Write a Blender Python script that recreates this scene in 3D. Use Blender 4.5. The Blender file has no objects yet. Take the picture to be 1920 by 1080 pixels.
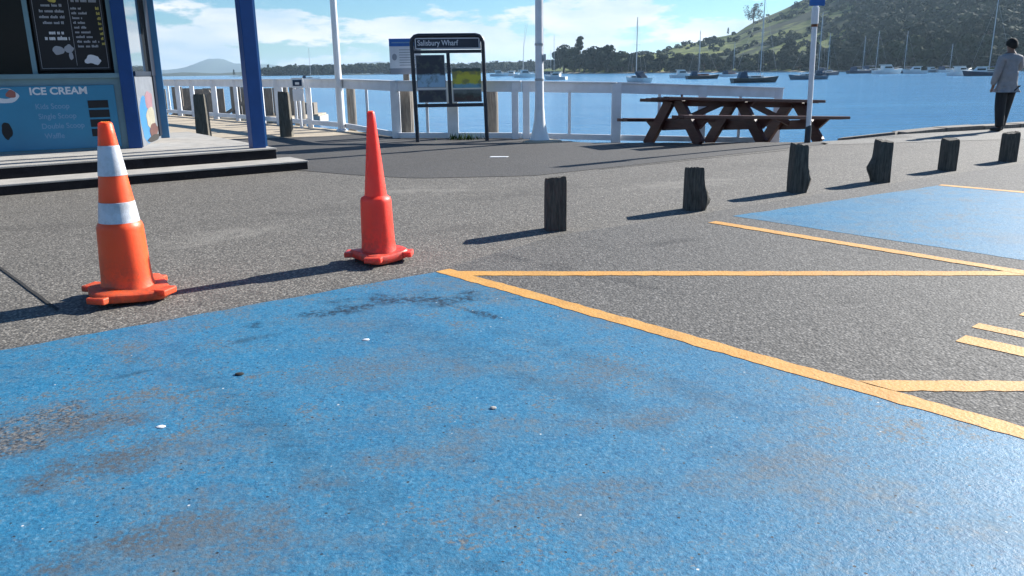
import bpy, bmesh, math, random
from mathutils import Vector, Matrix, noise
random.seed(7)
R = math.radians
S = bpy.context.scene
C = S.collection
# ------------------------------------------------------------------ camera
EYE = 1.2
PIT, ROLL = R(15.2), R(0.8)
cd = bpy.data.cameras.new('camera'); cam = bpy.data.objects.new('camera', cd); C.objects.link(cam)
cd.sensor_width = 36; cd.lens = 36 * 1500 / 1920; cd.clip_start = 0.05; cd.clip_end = 80000
f_ = Vector((0, math.cos(PIT), -math.sin(PIT))); u0 = Vector((0, math.sin(PIT), math.cos(PIT))); r0 = Vector((1, 0, 0))
rr = r0 * math.cos(ROLL) - u0 * math.sin(ROLL); uu = r0 * math.sin(ROLL) + u0 * math.cos(ROLL)
cam.matrix_world = Matrix(((rr.x, uu.x, -f_.x, 0), (rr.y, uu.y, -f_.y, 0), (rr.z, uu.z, -f_.z, EYE), (0, 0, 0, 1)))
S.camera = cam
S.render.resolution_x, S.render.resolution_y = 1024, 576
# ------------------------------------------------------------------ sky, sun, exposure
SUN_AZ = math.atan2(0.82, 0.57)       # clockwise from +Y
SUN_EL = R(28)
EXPO = 1.17
SKY = 0.05
w = bpy.data.worlds.new('World'); S.world = w; w.use_nodes = True
nt = w.node_tree; N = nt.nodes; L = nt.links
for n in list(N): N.remove(n)
def wn(t, **k):
    n = N.new(t)
    for a, b in k.items(): setattr(n, a, b)
    return n
sky = wn('ShaderNodeTexSky', sky_type='NISHITA', sun_disc=False, sun_elevation=SUN_EL, sun_rotation=SUN_AZ,
         air_density=1.0, dust_density=0.1, ozone_density=2.2, altitude=0)
tc = wn('ShaderNodeTexCoord'); sx = wn('ShaderNodeSeparateXYZ'); L.new(tc.outputs['Generated'], sx.inputs[0])
def wm(op, a, b=None, c=None):
    n = wn('ShaderNodeMath', operation=op)
    for i, v in enumerate((a, b, c)):
        if v is None: continue
        if isinstance(v, (int, float)): n.inputs[i].default_value = v
        else: L.new(v, n.inputs[i])
    return n.outputs[0]
az = wm('ARCTAN2', sx.outputs[0], sx.outputs[1]); el = wm('ARCSINE', sx.outputs[2])
cv = wn('ShaderNodeCombineXYZ'); L.new(wm('MULTIPLY', az, 7.5), cv.inputs[0]); L.new(wm('MULTIPLY', el, 26.0), cv.inputs[1]); cv.inputs[2].default_value = 3.7
def wnoise(vec, sc, det, ro=0.55):
    n = wn('ShaderNodeTexNoise'); n.inputs['Scale'].default_value = sc; n.inputs['Detail'].default_value = det
    n.inputs['Roughness'].default_value = ro; L.new(vec, n.inputs['Vector']); return n.outputs['Fac']
n1 = wnoise(cv.outputs[0], 1.0, 9, 0.56)
cv2 = wn('ShaderNodeVectorMath', operation='ADD'); L.new(cv.outputs[0], cv2.inputs[0]); cv2.inputs[1].default_value = (-0.12, -0.28, 0)
n2 = wnoise(cv2.outputs[0], 1.0, 7, 0.56)
bank = wm('MULTIPLY', wm('SUBTRACT', 0.055, wm('ABSOLUTE', wm('SUBTRACT', el, 0.03))), 2.0)
bank = wm('MAXIMUM', bank, -0.30)
dens = wm('ADD', n1, bank)
rmp = wn('ShaderNodeMapRange'); rmp.interpolation_type = 'SMOOTHSTEP'
rmp.inputs['From Min'].default_value = 0.515; rmp.inputs['From Max'].default_value = 0.585; L.new(dens, rmp.inputs[0])
shade = wn('ShaderNodeMapRange'); shade.inputs['From Min'].default_value = 0.38; shade.inputs['From Max'].default_value = 0.68
L.new(n2, shade.inputs[0])
cc = wn('ShaderNodeMix', data_type='RGBA'); L.new(shade.outputs[0], cc.inputs[0])
cc.inputs[6].default_value = (9.6, 9.7, 9.8, 1); cc.inputs[7].default_value = (5.6, 7.2, 8.6, 1)
tint = wn('ShaderNodeMix', data_type='RGBA', blend_type='MULTIPLY'); tint.inputs[0].default_value = 1
L.new(sky.outputs[0], tint.inputs[6]); tint.inputs[7].default_value = (0.60, 0.93, 1.20, 1)
mixc = wn('ShaderNodeMix', data_type='RGBA'); L.new(rmp.outputs[0], mixc.inputs[0]); L.new(tint.outputs[2], mixc.inputs[6]); L.new(cc.outputs[2], mixc.inputs[7])
bg = wn('ShaderNodeBackground'); bg.inputs['Strength'].default_value = SKY; L.new(mixc.outputs[2], bg.inputs['Color'])
ow = wn('ShaderNodeOutputWorld'); L.new(bg.outputs[0], ow.inputs[0])
sd = bpy.data.lights.new('sun', 'SUN'); sd.energy = 5.0; sd.angle = R(0.55); sd.color = (1.0, 0.965, 0.90)
so = bpy.data.objects.new('sun', sd); C.objects.link(so)
sdir = Vector((math.sin(SUN_AZ) * math.cos(SUN_EL), math.cos(SUN_AZ) * math.cos(SUN_EL), math.sin(SUN_EL)))
so.rotation_euler = sdir.to_track_quat('Z', 'Y').to_euler(); so.location = sdir * 60
vs = S.view_settings; vs.view_transform = 'Standard'; vs.look = 'None'; vs.exposure = EXPO; vs.gamma = 1
S.render.engine = 'CYCLES'
S.cycles.max_bounces = 6; S.cycles.volume_bounces = 0

# ------------------------------------------------------------------ materials
class NT:
    def __init__(s, name):
        s.m = bpy.data.materials.new(name); s.m.use_nodes = True
        s.t = s.m.node_tree; s.n = s.t.nodes; s.l = s.t.links
        s.b = s.n['Principled BSDF']; s.o = s.n['Material Output']
    def node(s, t, **k):
        n = s.n.new(t)
        for a, b in k.items(): setattr(n, a, b)
        return n
    def coord(s, kind='Object', scale=(1, 1, 1), rot=(0, 0, 0)):
        c = s.node('ShaderNodeTexCoord'); mp = s.node('ShaderNodeMapping'); mp.inputs['Scale'].default_value = scale; mp.inputs['Rotation'].default_value = rot
        s.l.new(c.outputs[kind], mp.inputs[0]); return mp.outputs[0]
    def noise(s, v, sc, det=4, ro=0.55, dist=0):
        n = s.node('ShaderNodeTexNoise'); s.l.new(v, n.inputs['Vector']); n.inputs['Scale'].default_value = sc
        n.inputs['Detail'].default_value = det; n.inputs['Roughness'].default_value = ro; n.inputs['Distortion'].default_value = dist
        return n.outputs['Fac']
    def vor(s, v, sc, out='Distance'):
        n = s.node('ShaderNodeTexVoronoi'); s.l.new(v, n.inputs['Vector']); n.inputs['Scale'].default_value = sc; return n.outputs[out]
    def rng(s, f, a, b, c=0, d=1, smooth=False):
        n = s.node('ShaderNodeMapRange'); s.l.new(f, n.inputs[0])
        if smooth: n.interpolation_type = 'SMOOTHSTEP'
        for i, v in zip((1, 2, 3, 4), (a, b, c, d)): n.inputs[i].default_value = v
        return n.outputs[0]
    def math(s, op, a, b=None):
        n = s.node('ShaderNodeMath', operation=op)
        for i, v in enumerate((a, b)):
            if v is None: continue
            if isinstance(v, (int, float)): n.inputs[i].default_value = v
            else: s.l.new(v, n.inputs[i])
        return n.outputs[0]
    def mix(s, f, a, b, blend='MIX'):
        n = s.node('ShaderNodeMix', data_type='RGBA', blend_type=blend)
        for i, v in ((0, f), (6, a), (7, b)):
            if isinstance(v, (int, float)): n.inputs[i].default_value = v
            elif isinstance(v, tuple): n.inputs[i].default_value = (*v, 1) if len(v) == 3 else v
            else: s.l.new(v, n.inputs[i])
        return n.outputs[2]
    def set(s, k, v):
        if isinstance(v, (int, float)): s.b.inputs[k].default_value = v
        elif isinstance(v, tuple): s.b.inputs[k].default_value = (*v, 1) if len(v) == 3 else v
        else: s.l.new(v, s.b.inputs[k])
    def bump(s, h, dist=0.01, st=1.0):
        n = s.node('ShaderNodeBump'); n.inputs['Strength'].default_value = st; n.inputs['Distance'].default_value = dist
        s.l.new(h, n.inputs['Height']); s.l.new(n.outputs[0], s.b.inputs['Normal'])
M = {}
def plain(name, col, rough=0.6, var=0.15, sc=6.0, bump=0.0, bsc=60, metal=0.0, spec=0.5):
    t = NT(name); v = t.coord()
    n = t.noise(v, sc, 6, 0.6)
    a = tuple(c * (1 - var) for c in col); b = tuple(min(1, c * (1 + var)) for c in col)
    t.set('Base Color', t.mix(t.rng(n, 0.3, 0.7), a, b)); t.set('Roughness', rough); t.set('Metallic', metal); t.set('Specular IOR Level', spec)
    if bump: t.bump(t.noise(v, bsc, 4), bump)
    M[name] = t.m; return t.m
def chipseal(name, col, dark, light, spec=0.35, stains=None, rough=0.8, sc=1.0, amp=0.0045):
    t = NT(name); v = t.coord()
    st = t.vor(v, 78 * sc, 'Color'); sep = t.node('ShaderNodeSeparateColor'); t.l.new(st, sep.inputs[0])
    d = t.vor(v, 78 * sc)
    big = t.noise(v, 0.7, 5, 0.6); med = t.noise(v, 22, 4, 0.65); fine = t.noise(v, 55 * sc, 3, 0.7)
    base = t.mix(t.rng(big, 0.3, 0.7), tuple(c * 0.86 for c in col), tuple(c * 1.12 for c in col))
    base = t.mix(t.rng(med, 0.35, 0.65), base, t.mix(0.35, base, dark))
    base = t.mix(t.rng(sep.outputs[0], 0.55, 1.0, 0, 0.75), base, light)
    base = t.mix(t.rng(sep.outputs[1], 0.72, 0.9, 0, 0.85), base, dark)
    base = t.mix(t.rng(d, 0.35, 0.75, 0, 0.8), base, dark)
    base = t.mix(t.rng(fine, 0.62, 0.75, 0, 0.35), base, light)
    if stains: base = stains(t, v, base)
    t.set('Base Color', base); t.set('Roughness', rough); t.set('Specular IOR Level', spec)
    h = t.math('ADD', t.math('MULTIPLY', d, -0.6), t.math('MULTIPLY', t.noise(v, 40 * sc, 3, 0.6), 1.0))
    t.bump(h, amp); M[name] = t.m; return t.m
def spots(t, v, pts):
    """soft elongated stain masks in ground coordinates: (x, y, length, width, angle)"""
    out = None
    wob = t.noise(v, 5.0, 5, 0.65)
    for x, y, ln, wd, an in pts:
        mp = t.node('ShaderNodeMapping'); mp.vector_type = 'TEXTURE'; mp.inputs['Location'].default_value = (x, y, 0)
        mp.inputs['Rotation'].default_value = (0, 0, an); mp.inputs['Scale'].default_value = (ln, wd, 10)
        t.l.new(v, mp.inputs[0])
        ln_ = t.node('ShaderNodeVectorMath', operation='LENGTH'); t.l.new(mp.outputs[0], ln_.inputs[0])
        k = t.rng(t.math('ADD', ln_.outputs['Value'], t.math('MULTIPLY', t.math('SUBTRACT', wob, 0.5), 4.2)), 1.15, 0.1, 0, 1, True)
        out = k if out is None else t.math('MAXIMUM', out, k)
    return out
def road_stain(t, v, base):
    k = spots(t, v, [(-0.05, 5.25, 0.55, 0.07, -0.75), (0.62, 4.55, 0.5, 0.07, -0.8), (0.35, 4.75, 0.3, 0.04, -0.8), (1.15, 5.6, 0.3, 0.1, 0.4), (1.75, 4.05, 0.10, 0.05, 0.4), (2.3, 5.2, 0.25, 0.05, -0.8)])
    k = t.math('MULTIPLY', k, t.rng(t.noise(v, 45, 3), 0.38, 0.6))
    return t.mix(t.math('MULTIPLY', k, 0.75), base, (0.018, 0.018, 0.02))
chipseal('road_seal', (0.135, 0.128, 0.118), (0.055, 0.053, 0.051), (0.29, 0.275, 0.255), stains=road_stain)
def path_stain(t, v, base):
    k = spots(t, v, [(-1.6, 7.2, 0.9, 0.35, 0.5), (-3.6, 6.6, 0.8, 0.3, 0.2), (0.4, 8.2, 1.2, 0.3, 0.6), (3.4, 10.3, 1.4, 0.35, 0.6), (-0.4, 6.2, 0.5, 0.2, 0.5)])
    base = t.mix(t.math('MULTIPLY', k, t.rng(t.noise(v, 9, 5, 0.7), 0.3, 0.7, 0.1, 0.5)), base, (0.06, 0.055, 0.05))
    l = spots(t, v, [(-2.2, 6.1, 0.7, 0.25, 0.9), (1.9, 8.6, 0.9, 0.3, 0.4), (-1.0, 8.4, 0.8, 0.3, 0.1)])
    return t.mix(t.math('MULTIPLY', l, 0.3), base, (0.30, 0.28, 0.245))
chipseal('path_seal', (0.168, 0.155, 0.136), (0.068, 0.063, 0.057), (0.40, 0.37, 0.325), stains=path_stain)
chipseal('rear_seal', (0.088, 0.083, 0.080), (0.052, 0.05, 0.048), (0.14, 0.132, 0.124), sc=0.8)
chipseal('pale_seal', (0.23, 0.217, 0.195), (0.12, 0.113, 0.105), (0.38, 0.36, 0.32))
def blue_paint(name, wear, seed):
    t = NT(name); v = t.coord()
    off = t.node('ShaderNodeVectorMath', operation='ADD'); t.l.new(v, off.inputs[0]); off.inputs[1].default_value = seed
    vo = off.outputs[0]
    big = t.noise(vo, 0.9, 6, 0.62); mid = t.noise(vo, 5, 6, 0.7); fine = t.noise(v, 60, 3, 0.7); pit = t.vor(v, 95)
    blue = t.mix(t.rng(big, 0.3, 0.7), (0.015, 0.142, 0.275), (0.024, 0.188, 0.34))
    blue = t.mix(t.rng(mid, 0.35, 0.75, 0, 0.6), blue, (0.055, 0.165, 0.25))
    seal = t.mix(t.rng(fine, 0.35, 0.65), (0.045, 0.045, 0.045), (0.135, 0.145, 0.15))
    # wear where traffic rubbed: fine grain shows through in clouds
    k = t.rng(t.math('ADD', t.math('MULTIPLY', mid, 0.55), t.math('MULTIPLY', big, 0.6)), 0.56, 0.80)
    g = t.rng(t.math('ADD', fine, t.math('MULTIPLY', k, 0.34)), 0.62, 0.78)
    gr = t.noise(v, 24, 5, 0.75); gs = t.noise(v, 75, 2, 0.6)
    blue = t.mix(t.rng(gr, 0.52, 0.68, 0, 0.55), blue, (0.085, 0.185, 0.26))
    blue = t.mix(t.rng(gr, 0.46, 0.34, 0, 0.6), blue, (0.010, 0.075, 0.17))
    blue = t.mix(t.rng(gs, 0.55, 0.70, 0, 0.5), blue, (0.010, 0.05, 0.105))
    blue = t.mix(t.rng(gs, 0.44, 0.30, 0, 0.55), blue, (0.13, 0.28, 0.40))
    col = t.mix(t.math('MULTIPLY', g, wear), blue, seal)
    tan = t.math('MULTIPLY', t.rng(t.noise(vo, 1.5, 6, 0.72), 0.50, 0.68, 0, 0.75), t.rng(gr, 0.36, 0.6, 0.25, 1.0))
    col = t.mix(tan, col, (0.118, 0.128, 0.132))
    dk = t.rng(t.noise(vo, 2.6, 7, 0.75), 0.60, 0.72, 0, 0.45)
    col = t.mix(dk, col, (0.02, 0.035, 0.055))
    if name == 'blue_bay':
        s1 = spots(t, v, [(-1.62, 2.55, 0.34, 0.22, 0.6), (-1.3, 2.36, 0.34, 0.13, 0.7), (-1.0, 1.9, 0.4, 0.12, 0.3)])
        col = t.mix(t.math('MULTIPLY', s1, t.rng(fine, 0.34, 0.56)), col, (0.075, 0.088, 0.10))
        s5 = spots(t, v, [(-0.1, 3.2, 1.9, 0.11, -0.84), (-0.75, 2.45, 1.6, 0.12, -0.86), (0.55, 3.0, 1.2, 0.08, -0.82)])
        col = t.mix(t.math('MULTIPLY', s5, t.rng(t.noise(t.coord(rot=(0, 0, 0.84), scale=(0.25, 1, 1)), 30, 4, 0.7), 0.35, 0.65, 0.08, 0.42)), col, (0.03, 0.065, 0.10))
        s6 = spots(t, v, [(-1.72, 2.62, 0.34, 0.26, 0.6)])
        col = t.mix(t.math('MULTIPLY', s6, t.rng(t.noise(v, 48, 4, 0.75), 0.40, 0.56)), col, t.mix(t.rng(gs, 0.4, 0.6), (0.03, 0.032, 0.036), (0.20, 0.19, 0.175)))
        s2 = spots(t, v, [(-1.28, 3.52, 0.2, 0.045, 0.65), (-1.58, 3.12, 0.12, 0.03, 0.75), (-1.25, 2.92, 0.12, 0.04, 0.7)])
        col = t.mix(t.math('MULTIPLY', s2, 0.55), col, (0.012, 0.035, 0.06))
        s3 = spots(t, v, [(-0.82, 4.05, 0.5, 0.10, 0.55), (-0.45, 4.2, 0.55, 0.14, 0.1), (-0.25, 4.0, 0.35, 0.03, -0.75)])
        col = t.mix(t.math('MULTIPLY', s3, t.rng(t.noise(v, 28, 4, 0.7), 0.38, 0.58)), col, (0.008, 0.02, 0.036))
        s4 = spots(t, v, [(-0.55, 3.12, 0.45, 0.2, 0.2), (0.35, 3.05, 0.3, 0.16, 0.3), (0.45, 2.62, 0.35, 0.1, 0.2), (-0.75, 1.85, 0.32, 0.28, 0.9), (0.12, 2.05, 0.4, 0.13, 0.3), (-0.35, 2.35, 0.5, 0.12, 0.5), (0.75, 2.2, 0.35, 0.12, 0.4)])
        col = t.mix(t.math('MULTIPLY', s4, t.rng(fine, 0.36, 0.62, 0.12, 0.85)), col, (0.10, 0.125, 0.145))
    pc = t.node('ShaderNodeSeparateColor'); t.l.new(t.vor(v, 62, 'Color'), pc.inputs[0])
    pd = t.vor(v, 62)
    chip = t.math('MULTIPLY', t.rng(pc.outputs[0], 0.965, 0.98), t.rng(pd, 0.34, 0.22))
    col = t.mix(chip, col, (0.02, 0.022, 0.025))
    gl = t.math('MULTIPLY', t.rng(pc.outputs[1], 0.996, 0.998), t.rng(pd, 0.30, 0.16))
    col = t.mix(gl, col, (0.62, 0.62, 0.60))
    col = t.mix(t.rng(t.noise(v, 110, 3, 0.7), 0.60, 0.74, 0, 0.7), col, (0.010, 0.035, 0.07))
    t.set('Base Color', col); t.set('Roughness', t.rng(mid, 0.3, 0.7, 0.5, 0.66)); t.set('Specular IOR Level', 0.4)
    t.bump(t.math('ADD', t.math('MULTIPLY', t.noise(v, 95, 4, 0.75), 0.7), t.noise(v, 34, 4, 0.7)), 0.0030)
    M[name] = t.m
blue_paint('blue_bay', 1.0, (0, 0, 0)); blue_paint('blue_bay_far', 0.8, (13.1, 4.2, 0))
t = NT('yellow_paint'); v = t.coord()
g = t.noise(v, 70, 3, 0.7); b2 = t.noise(v, 6, 5, 0.65)
c_ = t.mix(t.rng(b2, 0.3, 0.7), (0.54, 0.255, 0.045), (0.64, 0.345, 0.085))
c_ = t.mix(t.rng(t.math('ADD', g, t.math('MULTIPLY', b2, 0.28)), 0.74, 0.88, 0, 0.85), c_, (0.16, 0.13, 0.09))
c_ = t.mix(t.rng(t.noise(v, 1.6, 5, 0.7), 0.50, 0.70, 0, 0.45), c_, (0.30, 0.17, 0.06))
c_ = t.mix(t.rng(t.noise(v, 130, 3, 0.7), 0.60, 0.70, 0, 0.7), c_, (0.12, 0.10, 0.08))
t.set('Base Color', c_); t.set('Roughness', 0.65); t.bump(t.noise(v, 60, 3), 0.003); M['yellow_paint'] = t.m
plain('tan_concrete', (0.42, 0.35, 0.26), 0.85, 0.18, 3, 0.004, 80)
plain('concrete', (0.36, 0.34, 0.31), 0.85, 0.2, 4, 0.004, 60)
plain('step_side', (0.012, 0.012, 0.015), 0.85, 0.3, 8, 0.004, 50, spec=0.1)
plain('joint_dark', (0.02, 0.019, 0.018), 0.9)
def scuffed(name, col, fade):
    t = NT(name); v = t.coord(); vs_ = t.coord(scale=(1, 1, 0.25))
    c = t.mix(t.rng(t.noise(v, 4, 5, 0.6), 0.35, 0.7), col, fade)
    c = t.mix(t.rng(t.noise(vs_, 38, 5, 0.7), 0.62, 0.74, 0, 0.35), c, (0.12, 0.04, 0.03))
    sp = t.node('ShaderNodeSeparateXYZ'); t.l.new(v, sp.inputs[0])
    c = t.mix(t.math('MULTIPLY', t.rng(sp.outputs[2], 0.30, 0.05), t.rng(t.noise(v, 16, 6, 0.75), 0.42, 0.66, 0, 0.6)), c, (0.10, 0.05, 0.035))
    t.set('Base Color', c); t.set('Roughness', t.rng(t.noise(v, 9, 4), 0.3, 0.7, 0.38, 0.6)); t.bump(t.noise(v, 50, 4, 0.7), 0.0012); t.set('Subsurface Weight', 0.55); t.b.inputs['Subsurface Radius'].default_value = (1.0, 0.3, 0.15); t.set('Subsurface Scale', 0.06); M[name] = t.m
scuffed('orange_plastic', (0.95, 0.085, 0.010), (0.92, 0.11, 0.02)); scuffed('red_plastic', (0.97, 0.045, 0.020), (0.94, 0.06, 0.03))
scuffed('orange_rubber', (0.72, 0.075, 0.015), (0.62, 0.10, 0.035)); scuffed('red_rubber', (0.80, 0.05, 0.028), (0.70, 0.08, 0.05))
t = NT('reflective_tape'); v = t.coord()
c_ = t.mix(t.rng(t.noise(v, 9, 6, 0.7), 0.48, 0.7, 0, 0.7), (0.60, 0.62, 0.67), (0.34, 0.33, 0.33))
t.set('Base Color', c_); t.set('Roughness', 0.4); t.bump(t.vor(v, 220), 0.0008); M['reflective_tape'] = t.m
plain('rubber_foot', (0.03, 0.02, 0.02), 0.8)
t = NT('old_timber'); v = t.coord(scale=(1, 1, 0.12))
g = t.noise(v, 60, 5, 0.65); b2 = t.noise(t.coord(), 5, 4)
t.set('Base Color', t.mix(t.rng(g, 0.3, 0.7), (0.028, 0.026, 0.022), (0.125, 0.112, 0.092)))
t.set('Roughness', 0.9); t.bump(g, 0.012); M['old_timber'] = t.m
t = NT('post_timber'); v = t.coord(scale=(1, 1, 0.12)); g = t.noise(v, 50, 5, 0.65)
t.set('Base Color', t.mix(t.rng(g, 0.3, 0.7), (0.06, 0.055, 0.045), (0.17, 0.155, 0.125))); t.set('Roughness', 0.9); t.bump(g, 0.01); M['post_timber'] = t.m
t = NT('grey_timber'); v = t.coord(scale=(1, 1, 0.1)); g = t.noise(v, 40, 5, 0.65)
t.set('Base Color', t.mix(t.rng(g, 0.3, 0.7), (0.12, 0.105, 0.09), (0.27, 0.24, 0.205))); t.set('Roughness', 0.9); t.bump(g, 0.01); M['grey_timber'] = t.m
t = NT('brown_timber'); v = t.coord(scale=(0.15, 0.15, 1)); g = t.noise(v, 30, 5, 0.65)
t.set('Base Color', t.mix(t.rng(g, 0.3, 0.7), (0.040, 0.009, 0.007), (0.095, 0.025, 0.018))); t.set('Roughness', 0.5); t.bump(g, 0.004); M['brown_timber'] = t.m
plain('white_paint', (0.74, 0.75, 0.77), 0.5, 0.1, 4, 0.002, 40)
plain('white_gloss', (0.78, 0.78, 0.77), 0.35, 0.05, 4)
plain('galv', (0.42, 0.43, 0.45), 0.4, 0.15, 8, metal=0.5)
plain('rust', (0.16, 0.06, 0.03), 0.9, 0.4, 20)
plain('navy_frame', (0.012, 0.016, 0.028), 0.4, 0.2, 6)
plain('black_print', (0.006, 0.007, 0.010), 0.7, 0.2, 4)
plain('board_navy', (0.016, 0.022, 0.042), 0.4, 0.2, 4)
plain('print_white', (0.62, 0.64, 0.68), 0.5, 0.06)
plain('print_grey', (0.30, 0.32, 0.36), 0.5, 0.06)
plain('print_pale_blue', (0.15, 0.30, 0.46), 0.5, 0.06)
plain('print_yellow', (0.42, 0.36, 0.07), 0.5, 0.2, 20)
plain('post_blue', (0.007, 0.056, 0.21), 0.45, 0.12, 4, spec=0.3)
plain('trim_blue', (0.035, 0.17, 0.36), 0.45, 0.1, 4)
plain('frame_teal', (0.13, 0.24, 0.29), 0.45, 0.1, 4)
plain('panel_teal', (0.024, 0.205, 0.36), 0.42, 0.1, 2)
plain('interior_dark', (0.008, 0.008, 0.008), 0.9, 0.5, 3, spec=0.1)
plain('sign_blue', (0.015, 0.12, 0.42), 0.45)
t = NT('glass_side'); t.set('Base Color', (0.05, 0.06, 0.07)); t.set('Roughness', 0.03); t.set('Specular IOR Level', 0.9); t.set('Coat Weight', 1.0); t.set('Coat Roughness', 0.02); M['glass_side'] = t.m
t = NT('dark_glass'); t.set('Base Color', (0.004, 0.005, 0.006)); t.set('Roughness', 0.12); t.set('Specular IOR Level', 0.15); M['dark_glass'] = t.m
t = NT('sea_water')
v1 = t.coord(scale=(0.5, 1.3, 1)); v2 = t.coord(scale=(0.02, 0.06, 1)); v3 = t.coord(scale=(2.2, 4.5, 1))
h = t.math('ADD', t.math('MULTIPLY', t.noise(v1, 1.0, 5, 0.6), 0.7), t.math('ADD', t.math('MULTIPLY', t.noise(v3, 1.0, 3, 0.6), 0.22), t.math('MULTIPLY', t.noise(v2, 1.0, 3), 1.6)))
t.set('Base Color', t.mix(t.rng(t.noise(v2, 1.3, 4), 0.35, 0.65), (0.06, 0.19, 0.36), (0.085, 0.25, 0.43))); t.set('Roughness', 0.16); t.set('IOR', 1.33)
t.bump(h, 0.32); M['sea_water'] = t.m
t = NT('hill_ground'); v = t.coord()
g = t.noise(v, 0.022, 6, 0.6); g2 = t.noise(v, 0.25, 4, 0.7)
st = t.noise(t.coord(scale=(0.012, 0.012, 0.42)), 1.0, 4, 0.6)
c_ = t.mix(t.rng(g2, 0.3, 0.7), (0.085, 0.125, 0.028), (0.23, 0.25, 0.07))
c_ = t.mix(t.rng(st, 0.50, 0.60, 0, 0.7), c_, (0.035, 0.058, 0.022)); c_ = t.mix(t.rng(st, 0.42, 0.34, 0, 0.6), c_, (0.30, 0.30, 0.09))
c_ = t.mix(t.rng(g, 0.50, 0.60), c_, (0.02, 0.035, 0.018))
t.set('Base Color', c_); t.set('Roughness', 0.95); t.set('Specular IOR Level', 0.1); M['hill_ground'] = t.m
def leafmat(name, a, b):
    t = NT(name); v = t.coord(); g = t.noise(v, 0.4, 4, 0.7)
    oi = t.node('ShaderNodeObjectInfo')
    col = t.mix(t.rng(g, 0.35, 0.65), a, b)
    col = t.mix(t.math('MULTIPLY', oi.outputs['Random'], 0.35), col, (0.035, 0.045, 0.028))
    t.set('Base Color', col); t.set('Roughness', 0.9); t.set('Specular IOR Level', 0.1); M[name] = t.m
leafmat('leaf_dark', (0.008, 0.021, 0.015), (0.024, 0.042, 0.026)); leafmat('leaf_olive', (0.022, 0.038, 0.017), (0.052, 0.068, 0.030))
leafmat('leaf_pine', (0.012, 0.022, 0.014), (0.03, 0.05, 0.026)); leafmat('weed', (0.03, 0.06, 0.012), (0.08, 0.13, 0.03))
plain('bark', (0.09, 0.075, 0.06), 0.9, 0.3)
plain('twig_pale', (0.22, 0.2, 0.18), 0.9, 0.3)
plain('far_hill', (0.05, 0.075, 0.055), 0.95, 0.3, 0.002)
plain('far_land', (0.03, 0.045, 0.028), 0.95, 0.3, 0.02)
plain('sand', (0.36, 0.31, 0.23), 0.95)
for nm, c in (('hull_white', (0.72, 0.72, 0.70)), ('hull_black', (0.008, 0.009, 0.012)), ('hull_grey', (0.10, 0.15, 0.19)), ('hull_navy', (0.01, 0.03, 0.07)),
              ('deck_cream', (0.5, 0.48, 0.43)), ('sail_cover', (0.03, 0.06, 0.10)), ('spar', (0.42, 0.44, 0.46)), ('cover_red', (0.30, 0.10, 0.08))):
    plain(nm, c, 0.35, 0.08, 1.0)
plain('skin', (0.20, 0.105, 0.07), 0.5, 0.1); plain('hair_black', (0.005, 0.004, 0.004), 0.9, 0.3, 60, 0.004, 200)
t = NT('sweatshirt'); v = t.coord(); g = t.noise(v, 9, 5, 0.6)
t.set('Base Color', t.mix(t.rng(g, 0.3, 0.7), (0.21, 0.21, 0.222), (0.30, 0.30, 0.315))); t.set('Roughness', 0.9); t.bump(t.noise(v, 14, 3), 0.03); M['sweatshirt'] = t.m
plain('trousers', (0.007, 0.007, 0.009), 0.8, 0.3, 8, 0.01, 20); plain('shoe', (0.008, 0.008, 0.008), 0.6)

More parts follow.
